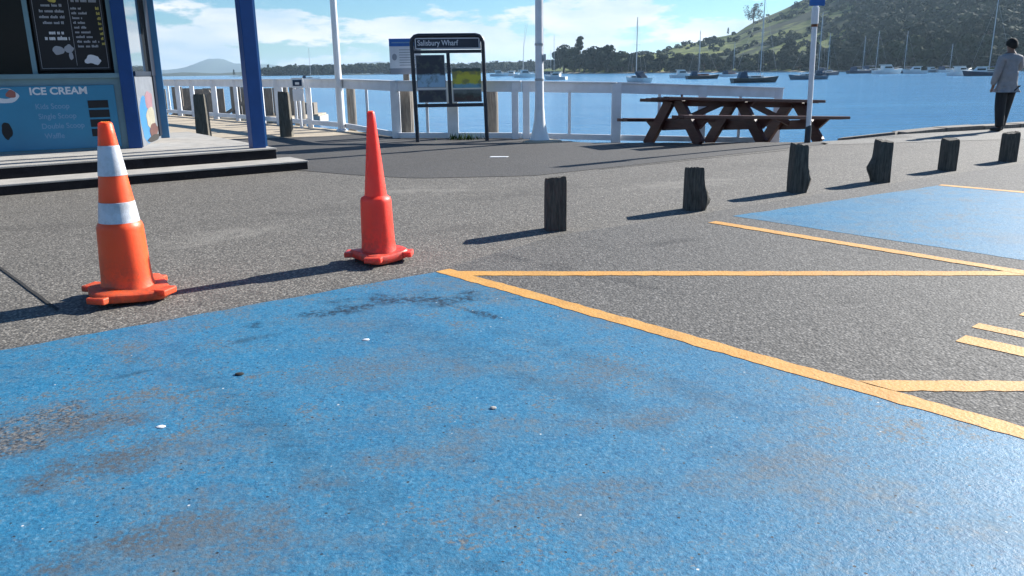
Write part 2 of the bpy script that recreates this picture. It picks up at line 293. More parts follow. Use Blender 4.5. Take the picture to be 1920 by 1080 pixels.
# ------------------------------------------------------------------ mesh helpers
class MB:
    def __init__(s): s.v = []; s.f = []
    def add(s, vs, fs):
        o = len(s.v); s.v += [tuple(p) for p in vs]; s.f += [tuple(i + o for i in f) for f in fs]; return s
    def box(s, c, d, m=None):
        x, y, z = d[0] / 2, d[1] / 2, d[2] / 2; c = Vector(c)
        P = [Vector((a, b, e)) for e in (-z, z) for a, b in ((-x, -y), (x, -y), (x, y), (-x, y))]
        P = [(m @ p if m else p) + c for p in P]
        return s.add(P, [(3, 2, 1, 0), (4, 5, 6, 7), (0, 1, 5, 4), (1, 2, 6, 5), (2, 3, 7, 6), (3, 0, 4, 7)])
    def bar(s, a, b, wd, th, up=(0, 0, 1)):
        a, b = Vector(a), Vector(b); d = (b - a); ln = d.length; d.normalize(); up = Vector(up)
        x = d.cross(up)
        if x.length < 1e-4: x = d.cross(Vector((1, 0, 0)))
        x.normalize(); y = x.cross(d).normalized()
        return s.box((a + b) / 2, (wd, ln, th), Matrix((x, d, y)).transposed())
    def tube(s, pts, rad, n=8, cap=True):
        pts = [Vector(p) for p in pts]; rad = rad if isinstance(rad, (list, tuple)) else [rad] * len(pts)
        vs = []; prev = None
        for i, p in enumerate(pts):
            d = (pts[min(i + 1, len(pts) - 1)] - pts[max(i - 1, 0)]).normalized()
            ref = prev if prev else (Vector((1, 0, 0)) if abs(d.z) > 0.7 else Vector((0, 0, 1)))
            y = d.cross(ref).normalized(); x = y.cross(d).normalized(); prev = x
            for k in range(n):
                a = 2 * math.pi * k / n; vs.append(p + (x * math.cos(a) + y * math.sin(a)) * rad[i])
        fs = [(i * n + k, i * n + (k + 1) % n, (i + 1) * n + (k + 1) % n, (i + 1) * n + k) for i in range(len(pts) - 1) for k in range(n)]
        if cap: fs += [tuple(range(n - 1, -1, -1)), tuple((len(pts) - 1) * n + k for k in range(n))]
        return s.add(vs, fs)
    def lathe(s, prof, c=(0, 0, 0), n=32, wob=None):
        vs = []
        for r, z in prof:
            for k in range(n):
                a = 2 * math.pi * k / n; q = r * (wob(a, z) if wob else 1); vs.append((c[0] + q * math.cos(a), c[1] + q * math.sin(a), c[2] + z))
        m = len(prof)
        fs = [(i * n + k, i * n + (k + 1) % n, (i + 1) * n + (k + 1) % n, (i + 1) * n + k) for i in range(m - 1) for k in range(n)]
        fs += [tuple(range(n - 1, -1, -1)), tuple((m - 1) * n + k for k in range(n))]
        return s.add(vs, fs)
    def poly(s, pts, d):
        """extrude a planar outline (list of Vector) by vector d"""
        n = len(pts); a = [Vector(p) for p in pts]; b = [p + Vector(d) for p in a]
        return s.add(a + b, [tuple(range(n - 1, -1, -1)), tuple(range(n, 2 * n))] + [(i, (i + 1) % n, n + (i + 1) % n, n + i) for i in range(n)])
    def mesh(s, name, mat, smooth=False, bevel=0):
        me = bpy.data.meshes.new(name); me.from_pydata(s.v, [], s.f); me.update()
        bm = bmesh.new(); bm.from_mesh(me); bmesh.ops.recalc_face_normals(bm, faces=bm.faces)
        if bevel: bmesh.ops.bevel(bm, geom=[e for e in bm.edges if len(e.link_faces) == 2 and e.calc_face_angle(0) > 0.6], offset=bevel, segments=2, affect='EDGES', profile=0.6)
        if smooth:
            for f in bm.faces: f.smooth = True
            for e in bm.edges:
                if len(e.link_faces) == 2 and e.calc_face_angle(0) > 0.7: e.smooth = False
        bm.to_mesh(me); bm.free(); me.materials.append(M[mat]); return me
    def build(s, name, mat, parent=None, smooth=False, bevel=0):
        o = bpy.data.objects.new(name, s.mesh(name, mat, smooth, bevel)); C.objects.link(o)
        if parent: attach(o, parent)
        return o
def attach(o, p):
    """o was built in world coordinates; hang it under p (chain of unrotated empties / identity meshes)"""
    o.parent = p
    if p.type == 'EMPTY': o.matrix_parent_inverse = Matrix.Translation(-Vector(p['base']))
def lone(name, me, parent=None):
    o = bpy.data.objects.new(name, me); C.objects.link(o); o.parent = parent; return o
def tag(o, label=None, cat=None, group=None, kind=None):
    for k, v in (('label', label), ('category', cat), ('group', group), ('kind', kind)):
        if v: o[k] = v
    return o
def thing(name, loc, label, cat, group=None):
    o = bpy.data.objects.new(name, None); C.objects.link(o); o.location = loc; o['base'] = tuple(loc); o.empty_display_size = 0.2
    return tag(o, label, cat, group)
def lerp(tab, x):
    if x <= tab[0][0]: return tab[0][1]
    for (a, b), (c, d) in zip(tab, tab[1:]):
        if x <= c: return b + (d - b) * (x - a) / (c - a)
    return tab[-1][1]
U = Vector((0.806, 0.592, 0)); D1 = Vector((0.667, -0.745, 0))

# ------------------------------------------------------------------ the ground
CREST = [(-1.0, 16.5), (1.4, 13.75), (5.4, 13.25), (6.9, 14.5), (8.3, 15.0), (9.9, 15.65), (40, 31)]
EDGE = [(-70, 100), (-16, 32.0), (-10.9, 26.0), (-3.8, 18.0), (-2.1, 15.7), (0.3, 15.2), (2.0, 15.3), (5.3, 16.4), (6.1, 15.9), (6.9, 14.95), (8.3, 15.45), (9.9, 16.1), (20, 21), (70, 46)]
def gz(x, y):
    c = lerp(CREST, x); k = 0.12 if 0.2 < x < 6.9 else 0.12 * max(0, 1 - max(0.2 - x, x - 6.9) / 1.2)
    return -k * max(0, y - c)
def sheet(name, xs, lo, hi, mat, dz, ny=14, kind='structure'):
    vs = []; fs = []
    for x in xs:
        a, b = lo(x), hi(x)
        for j in range(ny + 1):
            y = a + (b - a) * (j / ny) ** (0.45 if ny > 30 else 1); vs.append((x, y, gz(x, y) + dz))
    n = ny + 1
    fs = [(i * n + j, (i + 1) * n + j, (i + 1) * n + j + 1, i * n + j + 1) for i in range(len(xs) - 1) for j in range(ny)]
    o = MB().add(vs, fs).build(name, mat); tag(o, kind=kind); return o
def xr(a, b, n): return [a + (b - a) * i / n for i in range(n + 1)]
gxs = [-70, -40, -25, -16] + xr(-14, 14, 70) + [16, 20, 30, 45, 70]
sheet('footpath', gxs, lambda x: -60, lambda x: lerp(EDGE, x), 'path_seal', 0, ny=60)
KL = lambda x: lerp([(-70, -46), (-2.335, 3.50), (-0.431, 4.90), (0.336, 5.9), (1.6, 6.72), (2.83, 7.62), (5.1, 9.13), (6.3, 9.93), (40, 33)], x) 
sheet('road', [-70, -20, -8, -4, -2.335, -1, -0.431, 0, 0.336, 1.6, 2.83, 4, 5.1, 6.3, 12, 40, 70], lambda x: min(-59, KL(x) - 30), KL, 'road_seal', 0.002, ny=4)
RB = lambda x: lerp([(-7, 13.2), (-3.5, 13.0), (-3.45, 10.85), (-2.885, 10.43), (-1.9, 9.75), (-1.1, 9.34), (0.27, 9.43), (4.47, 12.46), (5.6, 13.3)], x)
sheet('rear_pavement', xr(-7, 5.6, 50), RB, lambda x: min(lerp(EDGE, x) - 0.02, lerp([(-7, 15.3), (-3.6, 16.0), (-2.6, 17), (0, 20)], x)), 'rear_seal', 0.004, ny=16)
sheet('concrete_path', xr(-16, -2.7, 14), lambda x: lerp([(-16, 15.3), (-7, 15.3), (-3.6, 16.0), (-2.6, 17)], x) + 0.01, lambda x: lerp(EDGE, x) - 0.02, 'tan_concrete', 0.004, ny=6)
sheet('pale_pavement', xr(5.0, 30, 25), lambda x: lerp([(5.0, 12.75), (9.0, 13.4), (30, 26)], x), lambda x: lerp(EDGE, x) - 0.02, 'pale_seal', 0.004, ny=10)
# seawall face and coping
mb = MB(); ex = [-70, -30, -16, -10.9, -7, -3.8, -2.1, -1, 0.3, 1, 2, 3.5, 5.3, 6.1, 6.9, 8.3, 9.9, 14, 20, 40, 70]
vs = []
for x in ex:
    y = lerp(EDGE, x); vs += [(x, y, gz(x, y) + 0.0), (x + 0.05, y + 0.12, -3.2)]
mb.add(vs, [(2 * i, 2 * i + 2, 2 * i + 3, 2 * i + 1) for i in range(len(ex) - 1)])
tag(mb.build('seawall', 'concrete'), kind='structure')
cop = thing('seawall_coping', (6.9, 14.7, 0), 'low weathered grey coping along the seawall edge near the walking person', 'coping')
cx = [6.3, 7.1, 8.0, 8.9, 9.8, 11.2, 13, 16]
for a, b in zip(cx, cx[1:]):
    p = Vector((a + 0.012, lerp(EDGE, a) - 0.2, gz(a, lerp(EDGE, a)) + 0.035)); q = Vector((b - 0.012, lerp(EDGE, b) - 0.2, gz(b, lerp(EDGE, b)) + 0.035))
    MB().bar(p, q, 0.34, 0.09 + random.uniform(-0.015, 0.015)).build('coping_stone', 'grey_timber', cop, bevel=0.012)
# water
W = 9500
o = MB().add([(-W, -W, -1.5), (W, -W, -1.5), (W, W, -1.5), (-W, W, -1.5)], [(0, 1, 2, 3)]).build('sea', 'sea_water'); tag(o, kind='structure')

# ------------------------------------------------------------------ painted bays and lines
def decal(name, pts, mat, dz, sub=0.12, jit=0.006, kind='structure', seed=0):
    rs = random.Random(seed); out = []
    n = len(pts)
    for i in range(n):
        a = Vector(pts[i]); b = Vector(pts[(i + 1) % n]); k = max(1, int((b - a).length / sub)); d = (b - a).normalized(); nn = Vector((-d.y, d.x, 0))
        for j in range(k):
            p = a + (b - a) * j / k
            if j: p = p + nn * rs.uniform(-jit, jit)
            out.append((p.x, p.y, dz))
    o = MB().add(out, [tuple(range(len(out)))]).build(name, mat); tag(o, kind=kind); return o
V3 = lambda x, y: Vector((x, y, 0))
K1 = V3(-0.431, 4.846); K0 = K1 - U * 3.4
decal('blue_parking_bay', [K0, K1, K1 + D1 * 5.4, K0 + D1 * 5.4], 'blue_bay', 0.0035, seed=1, jit=0.008)
D2 = (V3(3.039, 4.593) - V3(1.616, 6.344)).normalized(); B0 = V3(1.85, 6.60); B1 = V3(4.402, 8.199); D3 = V3(0.677, -0.736)
decal('blue_parking_bay', [B0, B1, B1 + D3 * 5.4, B0 + D2 * 5.4], 'blue_bay_far', 0.0035, seed=2, jit=0.008)
def line(a, b, wd, seed, dz=0.0055, cut=None):
    a, b = Vector(a), Vector(b); d = (b - a).normalized(); n = Vector((-d.y, d.x, 0)) * wd / 2
    ps = [a - n, b - n, b + n, a + n]
    if cut:
        k0 = wd / 2 / abs(d.cross(cut[0]).z); k1 = wd / 2 / abs(d.cross(cut[1]).z); ps = [a + cut[0] * k0, b + cut[1] * k1, b - cut[1] * k1, a - cut[0] * k0]
    return decal('yellow_line', ps, 'yellow_paint', dz, jit=0.0065, sub=0.05, seed=seed)
line(K1 + V3(0.0, 0.0), K1 + D1 * 5.4, 0.105, 3); line(K0, K0 + D1 * 5.4, 0.105, 4)
line(V3(1.616, 6.344), V3(1.616, 6.344) + D2 * 5.4, 0.10, 5); line(V3(4.42, 8.21), V3(4.42, 8.21) + D3 * 5.4, 0.10, 6)
line(V3(-0.36, 4.765), V3(3.02, 4.575), 0.105, 7, 0.0045, (D1, D2))
line(V3(1.405, 2.885), V3(4.6, 2.76), 0.105, 8, 0.0045, (D1, D2))
# painted letters in the hatched zone (only their ends reach into the picture)
def stroke(a, ln, wd, seed, d=None):
    d = d or V3(0.66, -0.75); a = Vector(a); b = a + d * ln; n = V3(-d.y, d.x) * wd / 2
    return decal('painted_letter_stroke', [a - n, a + d * 0.03 - n * 1.02, b - n, b + n, a + n * 0.9], 'yellow_paint', 0.0045, jit=0.004, sub=0.08, seed=seed)
stroke((2.03, 3.43, 0), 0.9, 0.125, 9); stroke((2.20, 3.615, 0), 0.9, 0.095, 10); stroke((2.53, 3.79, 0), 0.8, 0.09, 11)
# pavement joint
for a, b in (((-4.6, 6.45), (-2.42, 4.09)), ((1.1, 9.95), (4.6, 12.35))):
    a, b = V3(*a), V3(*b); d = (b - a).normalized(); n = V3(-d.y, d.x) * 0.009
    decal('pavement_joint', [a - n, b - n, b + n, a + n], 'joint_dark', 0.005, jit=0.003, sub=0.2, seed=12)

# ------------------------------------------------------------------ traffic cones
def cone(loc, hgt, r_tip, r_sh, r_low, r_bot, base_w, rot, colour, bands, label, warp):
    x, y, _ = loc; t = thing('traffic_cone', (x, y, 0), label, 'traffic cone', 'traffic cones beside the blue bay')
    mat = colour + '_plastic'; zs = hgt * 0.43; zb = 0.075
    prof = [(r_bot * 1.10, zb - 0.012), (r_bot, zb + 0.02), (r_bot * 0.97, zb + 0.06)]
    for k in range(1, 6): prof.append((r_bot * 0.97 + (r_low - r_bot * 0.97) * k / 5, zb + 0.06 + (zs - zb - 0.08) * k / 5))
    prof += [(r_low * 0.99, zs - 0.008), (r_low * 0.95, zs + 0.006), (r_sh, zs + 0.022)]
    for k in range(1, 10): prof.append((r_sh + (r_tip - r_sh) * k / 9, zs + 0.022 + (hgt - zs - 0.03) * k / 9))
    prof += [(r_tip * 0.8, hgt), (r_tip * 0.55, hgt + 0.003), (r_tip * 0.5, hgt - 0.03)]
    wob = lambda a, z: 1 + 0.03 * math.cos(2 * a + warp) + 0.012 * math.cos(3 * a + 9 * z)
    MB().lathe(prof, (x, y, 0), 40, wob).build('cone_body', mat, t, smooth=True)
    for z0, z1 in bands:
        def rad(z):
            return lerp([(zs + 0.022, r_sh), (hgt - 0.008, r_tip)], z) + 0.0022
        MB().lathe([(rad(z0) - 0.003, z0), (rad(z0), z0 + 0.002), (rad((z0 + z1) / 2), (z0 + z1) / 2), (rad(z1), z1 - 0.002), (rad(z1) - 0.003, z1)], (x, y, 0), 40, wob).build('reflective_band', 'reflective_tape', t, smooth=True)
    # heavy rubber base: rounded square, slightly curled up, on small feet
    vs = []; n = 40
    for lvl, (s, z) in enumerate(((0.96, 0.022), (1.0, 0.032), (1.0, 0.064), (0.95, 0.074), (0.55, 0.082))):
        for k in range(n):
            a = 2 * math.pi * k / n; c, s_ = math.cos(a), math.sin(a); e = 5
            q = 1 / ((abs(c) ** e + abs(s_) ** e) ** (1 / e)) * base_w / 2 * s
            px, py = q * c, q * s_
            lift = 0.02 * math.sin(a * 2 + warp) * (q / base_w)
            vs.append((x + px * math.cos(rot) - py * math.sin(rot), y + px * math.sin(rot) + py * math.cos(rot), z + lift))
    fs = [(i * n + k, i * n + (k + 1) % n, (i + 1) * n + (k + 1) % n, (i + 1) * n + k) for i in range(4) for k in range(n)] + [tuple(range(n - 1, -1, -1)), tuple(4 * n + k for k in range(n))]
    bo = MB().add(vs, fs).build('cone_base', colour + '_rubber', t, smooth=True)
    for k in range(4):
        a = rot + math.pi / 4 + k * math.pi / 2; q = base_w * 0.53
        c = (x + q * .7 * math.cos(a), y + q * .7 * math.sin(a), 0.016)
        MB().box(c, (0.08, 0.07, 0.032), Matrix.Rotation(a, 3, 'Z')).build('base_foot', 'rubber_foot', bo)
        c2 = (x + q * 0.98 * math.cos(a), y + q * 0.98 * math.sin(a), 0.050)
        MB().box(c2, (0.12, 0.11, 0.036), Matrix.Rotation(a, 3, 'Z')).build('base_corner_tab', colour + '_rubber', bo, bevel=0.008)
    return t
cone((-2.145, 4.33, 0), 0.965, 0.036, 0.102, 0.118, 0.134, 0.40, 0.55, 'orange', ((0.43, 0.545), (0.685, 0.845)), 'orange traffic cone with two white reflective bands, nearest the kiosk', 0.6)
cone((-0.873, 5.15, 0), 0.965, 0.024, 0.072, 0.101, 0.113, 0.31, 0.75, 'red', (), 'plain fluorescent red traffic cone without bands beside the bay corner', 2.0)

# ------------------------------------------------------------------ timber bollards
def bollard(x, y, h, wd, label, lump=None, seed=0, name='timber_bollard', mat='old_timber', group='short timber bollards along the bays', rot=0.08, taper=0.03):
    rs = random.Random(seed); n = 40; rows = 14; vs = []
    for j in range(rows + 1):
        z = -0.05 + (h + 0.05) * j / rows
        for k in range(n):
            a = 2 * math.pi * k / n; c, s = math.cos(a), math.sin(a); e = 11
            q = wd / 2 / ((abs(c) ** e + abs(s) ** e) ** (1 / e)) * (1 + taper * (1 - j / rows))
            q *= 1 + 0.035 * noise.noise(Vector((c * 2 + seed, s * 2, z * 4)))
            if lump:
                an, zl, am = lump; da = abs((a + rot - an + math.pi) % (2 * math.pi) - math.pi)
                q *= 1 + am * math.exp(-(da / 0.6) ** 2 - ((z - zl) / 0.11) ** 2) * (1 + 0.5 * noise.noise(Vector((c * 5, s * 7, z * 26 + seed))))
            if j == rows: q *= 0.94
            zz = z + (0.012 * math.cos(a + seed) + rs.uniform(-0.006, 0.006) if j >= rows - 1 else 0)
            vs.append((x + q * math.cos(a + rot), y + q * math.sin(a + rot), zz))
    fs = [(i * n + k, i * n + (k + 1) % n, (i + 1) * n + (k + 1) % n, (i + 1) * n + k) for i in range(rows) for k in range(n)] + [tuple(range(n - 1, -1, -1)), tuple(rows * n + k for k in range(n))]
    o = MB().add(vs, fs).build(name, mat, smooth=True); return tag(o, label, 'bollard', group)
bollard(0.345, 6.14, 0.405, 0.158, 'clean-sided short timber bollard, nearest to the camera', None, 1)
bollard(1.60, 6.97, 0.365, 0.145, 'timber bollard with splintered lower right side, second from the left', (-0.25, 0.1, 0.75), 2)
bollard(2.83, 7.90, 0.467, 0.145, 'tallest timber bollard, chipped at its base, in front of the picnic table sign pole', (-0.2, 0.12, 0.6), 3)
bollard(3.945, 8.53, 0.435, 0.15, 'timber bollard with a torn bulge down its left side, third from the right', (3.2, 0.15, 0.9), 4)
bollard(5.13, 9.42, 0.365, 0.15, 'short timber bollard second from the right beside the far blue bay', None, 5)
bollard(6.33, 10.23, 0.36, 0.155, 'rightmost timber bollard below the walking person', None, 6)
bollard(-5.92, 15.75, 0.84, 0.21, 'taller weathered post between the kiosk wall and the blue verandah post', None, 8, 'timber_post', group='taller posts behind the kiosk', mat='post_timber', taper=0.18)
bollard(-4.40, 16.05, 0.86, 0.20, 'taller weathered post just right of the blue verandah post', None, 9, 'timber_post', group='taller posts behind the kiosk', mat='post_timber', taper=0.2)

# ------------------------------------------------------------------ kiosk
KC = Vector((-5.13, 11.0, 0)); KR = Vector((0.90, 0.436, 0)).normalized(); KN = Vector((KR.y, -KR.x, 0))
KS = Vector((-5.45, 12.8, 0)); Z = Vector((0, 0, 1))
PZ = 0.255
plat = thing('kiosk_platform', (-5, 10.6, 0), 'two-step concrete platform with dark risers under the kiosk', 'platform')
def slab(front_r, ln, back, z0, z1, nm):
    # dark riser body with a pale worn top slab
    a = Vector(front_r); b = a - U * ln; n = Vector((-U.y, U.x, 0)) * back
    ps = [b, a, a + n, b + n]
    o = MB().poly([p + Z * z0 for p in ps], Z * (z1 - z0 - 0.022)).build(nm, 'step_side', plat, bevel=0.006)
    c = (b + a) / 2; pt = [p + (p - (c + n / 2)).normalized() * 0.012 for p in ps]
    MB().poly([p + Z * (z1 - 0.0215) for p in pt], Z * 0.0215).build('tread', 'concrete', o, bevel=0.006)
slab((-2.62, 10.42, 0), 12, 0.62, 0.0, 0.115, 'lower_step')
slab((-3.10, 10.72, 0), 12, 4.2, 0.0, PZ, 'upper_step')
kio = thing('ice_cream_kiosk', (KC.x, KC.y, PZ), 'blue ice cream kiosk with dark menu board and serving window', 'kiosk')
def onwall(u, z, out=0): return KC - KR * u + Z * z + KN * out      # u metres left of the corner
def wbox(nm, mat, u0, u1, z0, z1, o0, o1, par=kio, bevel=0):
    ps = [onwall(u1, z0, o0), onwall(u0, z0, o0), onwall(u0, z1, o0), onwall(u1, z1, o0)]
    return MB().poly(ps, KN * (o1 - o0)).build(nm, mat, par, bevel=bevel)
ZS = 1.18
wbox('counter_wall', 'frame_teal', 0, 5.5, PZ, ZS, -0.12, 0)
pan = wbox('price_panel', 'panel_teal', 0.12, 4.5, PZ + 0.03, ZS - 0.09, 0.002, 0.022, bevel=0.004)
wbox('sill', 'frame_teal', 0, 5.5, ZS, ZS + 0.06, -0.12, 0.06, bevel=0.006)
wbox('window_recess', 'interior_dark', 0, 5.5, ZS + 0.06, 2.7, -1.6, -1.5)
wbox('head_beam', 'frame_teal', 0, 5.5, 2.45, 2.7, -0.12, 0.0)
for u in (0.03, 0.97, 2.3, 3.8): wbox('mullion', 'frame_teal', u, u + 0.055, ZS + 0.06, 2.45, -0.06, 0.0)
mbd = wbox('menu_board', 'black_print', 0.12, 0.94, ZS + 0.10, 2.40, -0.05, -0.025, bevel=0.004)
wbox('menu_surround', 'interior_dark', 0.085, 0.97, ZS + 0.06, 2.45, -0.09, -0.055)
for u0, u1, z0, z1 in ((0.145, 0.915, 1.305, 1.309), (0.145, 0.149, 1.31, 2.36), (0.911, 0.915, 1.31, 2.36), (0.51, 0.514, 1.34, 2.36)):
    wbox('board_rule', 'print_grey', u0, u1, z0, z1, -0.0249, -0.0235, mbd)
wbox('serving_glass', 'dark_glass', 1.03, 2.3, ZS + 0.06, 2.45, -0.04, -0.03)
def words(u, z, wd, h, mat, par, out, seed, centre=False):
    u = 0.12 + (u - 0.12) * 0.78; wd *= 0.78
    rs = random.Random(seed); m = MB(); x = 0
    while x < wd:
        k = min(rs.uniform(0.03, 0.11), wd - x)
        if k > 0.012:
            y = 0
            while y < k - 0.006:
                g = min(rs.uniform(0.010, 0.018), k - y); hh = h * rs.choice((0.7, 0.7, 1.0, 0.75)); zz = z
                ps = [onwall(u - x - y, zz, out), onwall(u - x - y - g * 0.82, zz, out), onwall(u - x - y - g * 0.82, zz + hh, out), onwall(u - x - y, zz + hh, out)]
                m.poly(ps, KN * 0.0012); y += g
        x += k + 0.018
    PRINT.setdefault(mat, MB()).add(m.v, m.f)
mo = -0.0249; PRINT = {}
for i, (w_, z) in enumerate(((0.30, 2.06), (0.37, 1.99), (0.39, 1.92), (0.31, 1.85))): words(0.87 + w_ / 2, z, w_, 0.034, 'print_grey', mbd, mo, 20 + i)
words(0.96, 1.725, 0.22, 0.045, 'print_white', mbd, mo, 30); words(1.03, 1.655, 0.36, 0.05, 'print_white', mbd, mo, 31)
words(0.58, 2.12, 0.38, 0.05, 'print_grey', mbd, mo, 32)
for i, w_ in enumerate((0.19, 0.24, 0.15, 0.2, 0.18, 0.26, 0.28, 0.33, 0.30)): words(0.60 - 0.004 * i, 2.03 - i * 0.058, w_, 0.030, 'print_grey', mbd, mo, 40 + i)
for i in range(8): words(0.235 - 0.004 * i, 2.03 - i * 0.062, 0.055, 0.036, 'print_yellow', mbd, mo, 60 + i)
for k_, m_ in PRINT.items(): tag(m_.build('menu_print', k_, mbd), kind='stuff')
def blob(u, z, ru, rz, mat, par, out, seed, n=22, nm='printed_picture', am=0.25):
    ps = []
    for k in range(n):
        a = 2 * math.pi * k / n; q = 1 + am * noise.noise(Vector((math.cos(a) * 1.4 + seed, math.sin(a) * 1.4, seed * 1.7)))
        ps.append(onwall(u - ru * q * math.cos(a), z + rz * q * math.sin(a), out))
    return MB().poly(ps, KN * 0.0012).build(nm, mat, par)
blob(0.70, 1.53, 0.065, 0.055, 'print_grey', mbd, mo, 3); blob(0.575, 1.55, 0.05, 0.05, 'print_grey', mbd, mo, 5); blob(0.565, 1.46, 0.025, 0.05, 'print_grey', mbd, mo, 7)
blob(0.32, 1.41, 0.10, 0.06, 'print_white', mbd, mo, 9, am=0.5); blob(0.69, 2.14, 0.05, 0.03, 'print_yellow', mbd, mo, 11)
def text(s, u, z, size, mat, par, out, bold=0.0, nm='lettering', frame=None, xs=1.0):
    cu = bpy.data.curves.new(nm, 'FONT'); cu.body = s; cu.size = size; cu.extrude = 0.0006; cu.offset = bold
    tmp = bpy.data.objects.new(nm, cu); C.objects.link(tmp)
    me = bpy.data.meshes.new_from_object(tmp.evaluated_get(bpy.context.evaluated_depsgraph_get())); bpy.data.objects.remove(tmp)
    if frame is None: O, X, Nn = onwall(u, z, out), KR, KN
    else: O, X, Nn = frame
    mt = Matrix(((X.x, 0, Nn.x, O.x), (X.y, 0, Nn.y, O.y), (X.z, 1, Nn.z, O.z), (0, 0, 0, 1)))
    me.transform(Matrix(mt) @ Matrix.Scale(xs, 4, (1, 0, 0))); me.materials.clear(); me.materials.append(M[mat])
    o = bpy.data.objects.new(nm, me); C.objects.link(o); attach(o, par); return o
po = 0.0232
text('ICE CREAM', 1.10, 0.985, 0.125, 'print_white', pan, po, 0.004, xs=1.06)
for i, s in enumerate(('Kids Scoop', 'Single Scoop', 'Double Scoop', 'Waffle')): text(s, 1.06 - 0.018 * i, 0.805 - 0.125 * i, 0.095, 'print_pale_blue', pan, po, 0.001, xs=0.9)
for i in range(4): wbox('price_cover', 'black_print', 0.215, 0.455, 0.80 - 0.122 * i, 0.897 - 0.122 * i, 0.022, 0.027, pan)
blob(1.37, 0.975, 0.15, 0.09, 'print_white', pan, 0.0222, 12, am=0.15); blob(1.37, 1.0, 0.11, 0.06, 'panel_teal', pan, 0.0236, 14, am=0.2); blob(1.30, 1.0, 0.055, 0.05, 'cover_red', pan, 0.0250, 15)
blob(1.415, 0.55, 0.055, 0.11, 'black_print', pan, 0.0222, 16)
# corner post, side wall, rear post
def post(nm, mat, p, wd, z0, z1, par, rot):
    return MB().box((p[0], p[1], (z0 + z1) / 2), (wd, wd, z1 - z0), Matrix.Rotation(rot, 3, 'Z')).build(nm, mat, par, bevel=0.008)
kr = math.atan2(KR.y, KR.x)
post('corner_post', 'post_blue', KC + KR * 0.045 + KN * 0.0, 0.165, PZ, 2.72, kio, kr)
A = KC + KR * 0.09 + Vector((0.03, 0.1, 0)); B = KS; sdv = (B - A).normalized(); sn = Vector((sdv.y, -sdv.x, 0))
def sbox(nm, mat, t0, t1, z0, z1, o0, o1, par=kio):
    ps = [A + sdv * t0 + Z * z0 + sn * o0, A + sdv * t1 + Z * z0 + sn * o0, A + sdv * t1 + Z * z1 + sn * o0, A + sdv * t0 + Z * z1 + sn * o0]
    return MB().poly(ps, sn * (o1 - o0)).build(nm, mat, par)
SL = (B - A).length
plain('side_print_shaded', (0.15, 0.165, 0.19), 0.6)  # grey print darkened in its colour to stand in for shade on this wall
sp = sbox('side_panel', 'side_print_shaded', 0.02, SL - 0.1, PZ, 1.20, -0.08, -0.02)
sbox('side_window', 'glass_side', 0.02, SL - 0.42, 1.26, 2.7, -0.08, -0.03)
sbox('side_window_frame', 'navy_frame', SL - 0.42, SL - 0.08, 1.20, 2.7, -0.08, 0.01); sbox('side_window_frame', 'navy_frame', 0.02, SL - 0.42, 1.20, 1.26, -0.08, 0.0)
sbox('side_door_edge', 'navy_frame', SL - 0.3, SL - 0.08, PZ + 0.05, 1.199, -0.019, 0.0)
plain('ice_pink_shaded', (0.22, 0.12, 0.14), 0.6); plain('ice_cream_shaded', (0.27, 0.25, 0.19), 0.6); plain('ice_choc_shaded', (0.10, 0.04, 0.03), 0.5)  # scoop colours dimmed as well, the side wall's shade is painted into them
def sblob(t, z, rt, rz, mat, o_, seed):
    ps = []
    for k in range(22):
        a = 2 * math.pi * k / 22; q = 1 + 0.3 * noise.noise(Vector((math.cos(a) * 1.6 + seed, math.sin(a) * 1.6, seed)))
        ps.append(A + sdv * (t + rt * q * math.cos(a)) + Z * (z + rz * q * math.sin(a)) + sn * o_)
    MB().poly(ps, sn * 0.0012).build('printed_picture', mat, sp)
sblob(0.45, 0.62, 0.42, 0.32, 'trim_blue', -0.0195, 2); sblob(0.9, 0.84, 0.32, 0.15, 'ice_pink_shaded', -0.018, 3); sblob(0.9, 0.60, 0.40, 0.15, 'ice_cream_shaded', -0.0165, 4)
sblob(1.0, 0.41, 0.36, 0.10, 'ice_choc_shaded', -0.015, 5); sblob(0.95, 0.31, 0.5, 0.045, 'joint_dark', -0.0135, 6)
post('rear_post', 'trim_blue', KS, 0.17, PZ, 2.72, kio, kr)
MB().box((KS.x - 0.12, KS.y - 0.3, 1.22), (0.10, 0.1, 0.05)).build('door_latch', 'white_gloss', kio, bevel=0.01)
post('verandah_post', 'post_blue', (-3.36, 10.78, 0), 0.175, PZ, 2.72, kio, 0.63)
MB().box((-3.36 + 0.10, 10.78 + 0.055, 1.49), (0.035, 0.02, 2.44), Matrix.Rotation(0.63, 3, 'Z')).build('post_edge_trim', 'trim_blue', kio)
# verandah roof (above the picture) with fascia
rf = [onwall(5.6, 2.72, 0.5), Vector((-3.15, 10.55, 2.72)), Vector((-3.9, 13.3, 2.72)), onwall(5.6, 2.72, -3.2)]
MB().poly(rf, Z * 0.14).build('verandah_roof', 'white_paint', kio)
MB().poly([onwall(5.5, PZ, -3.1), onwall(0.4, PZ, -1.75), onwall(0.4, PZ, -1.62), onwall(5.5, PZ, -1.62)], Z * 2.4).build('back_wall', 'panel_teal', kio)

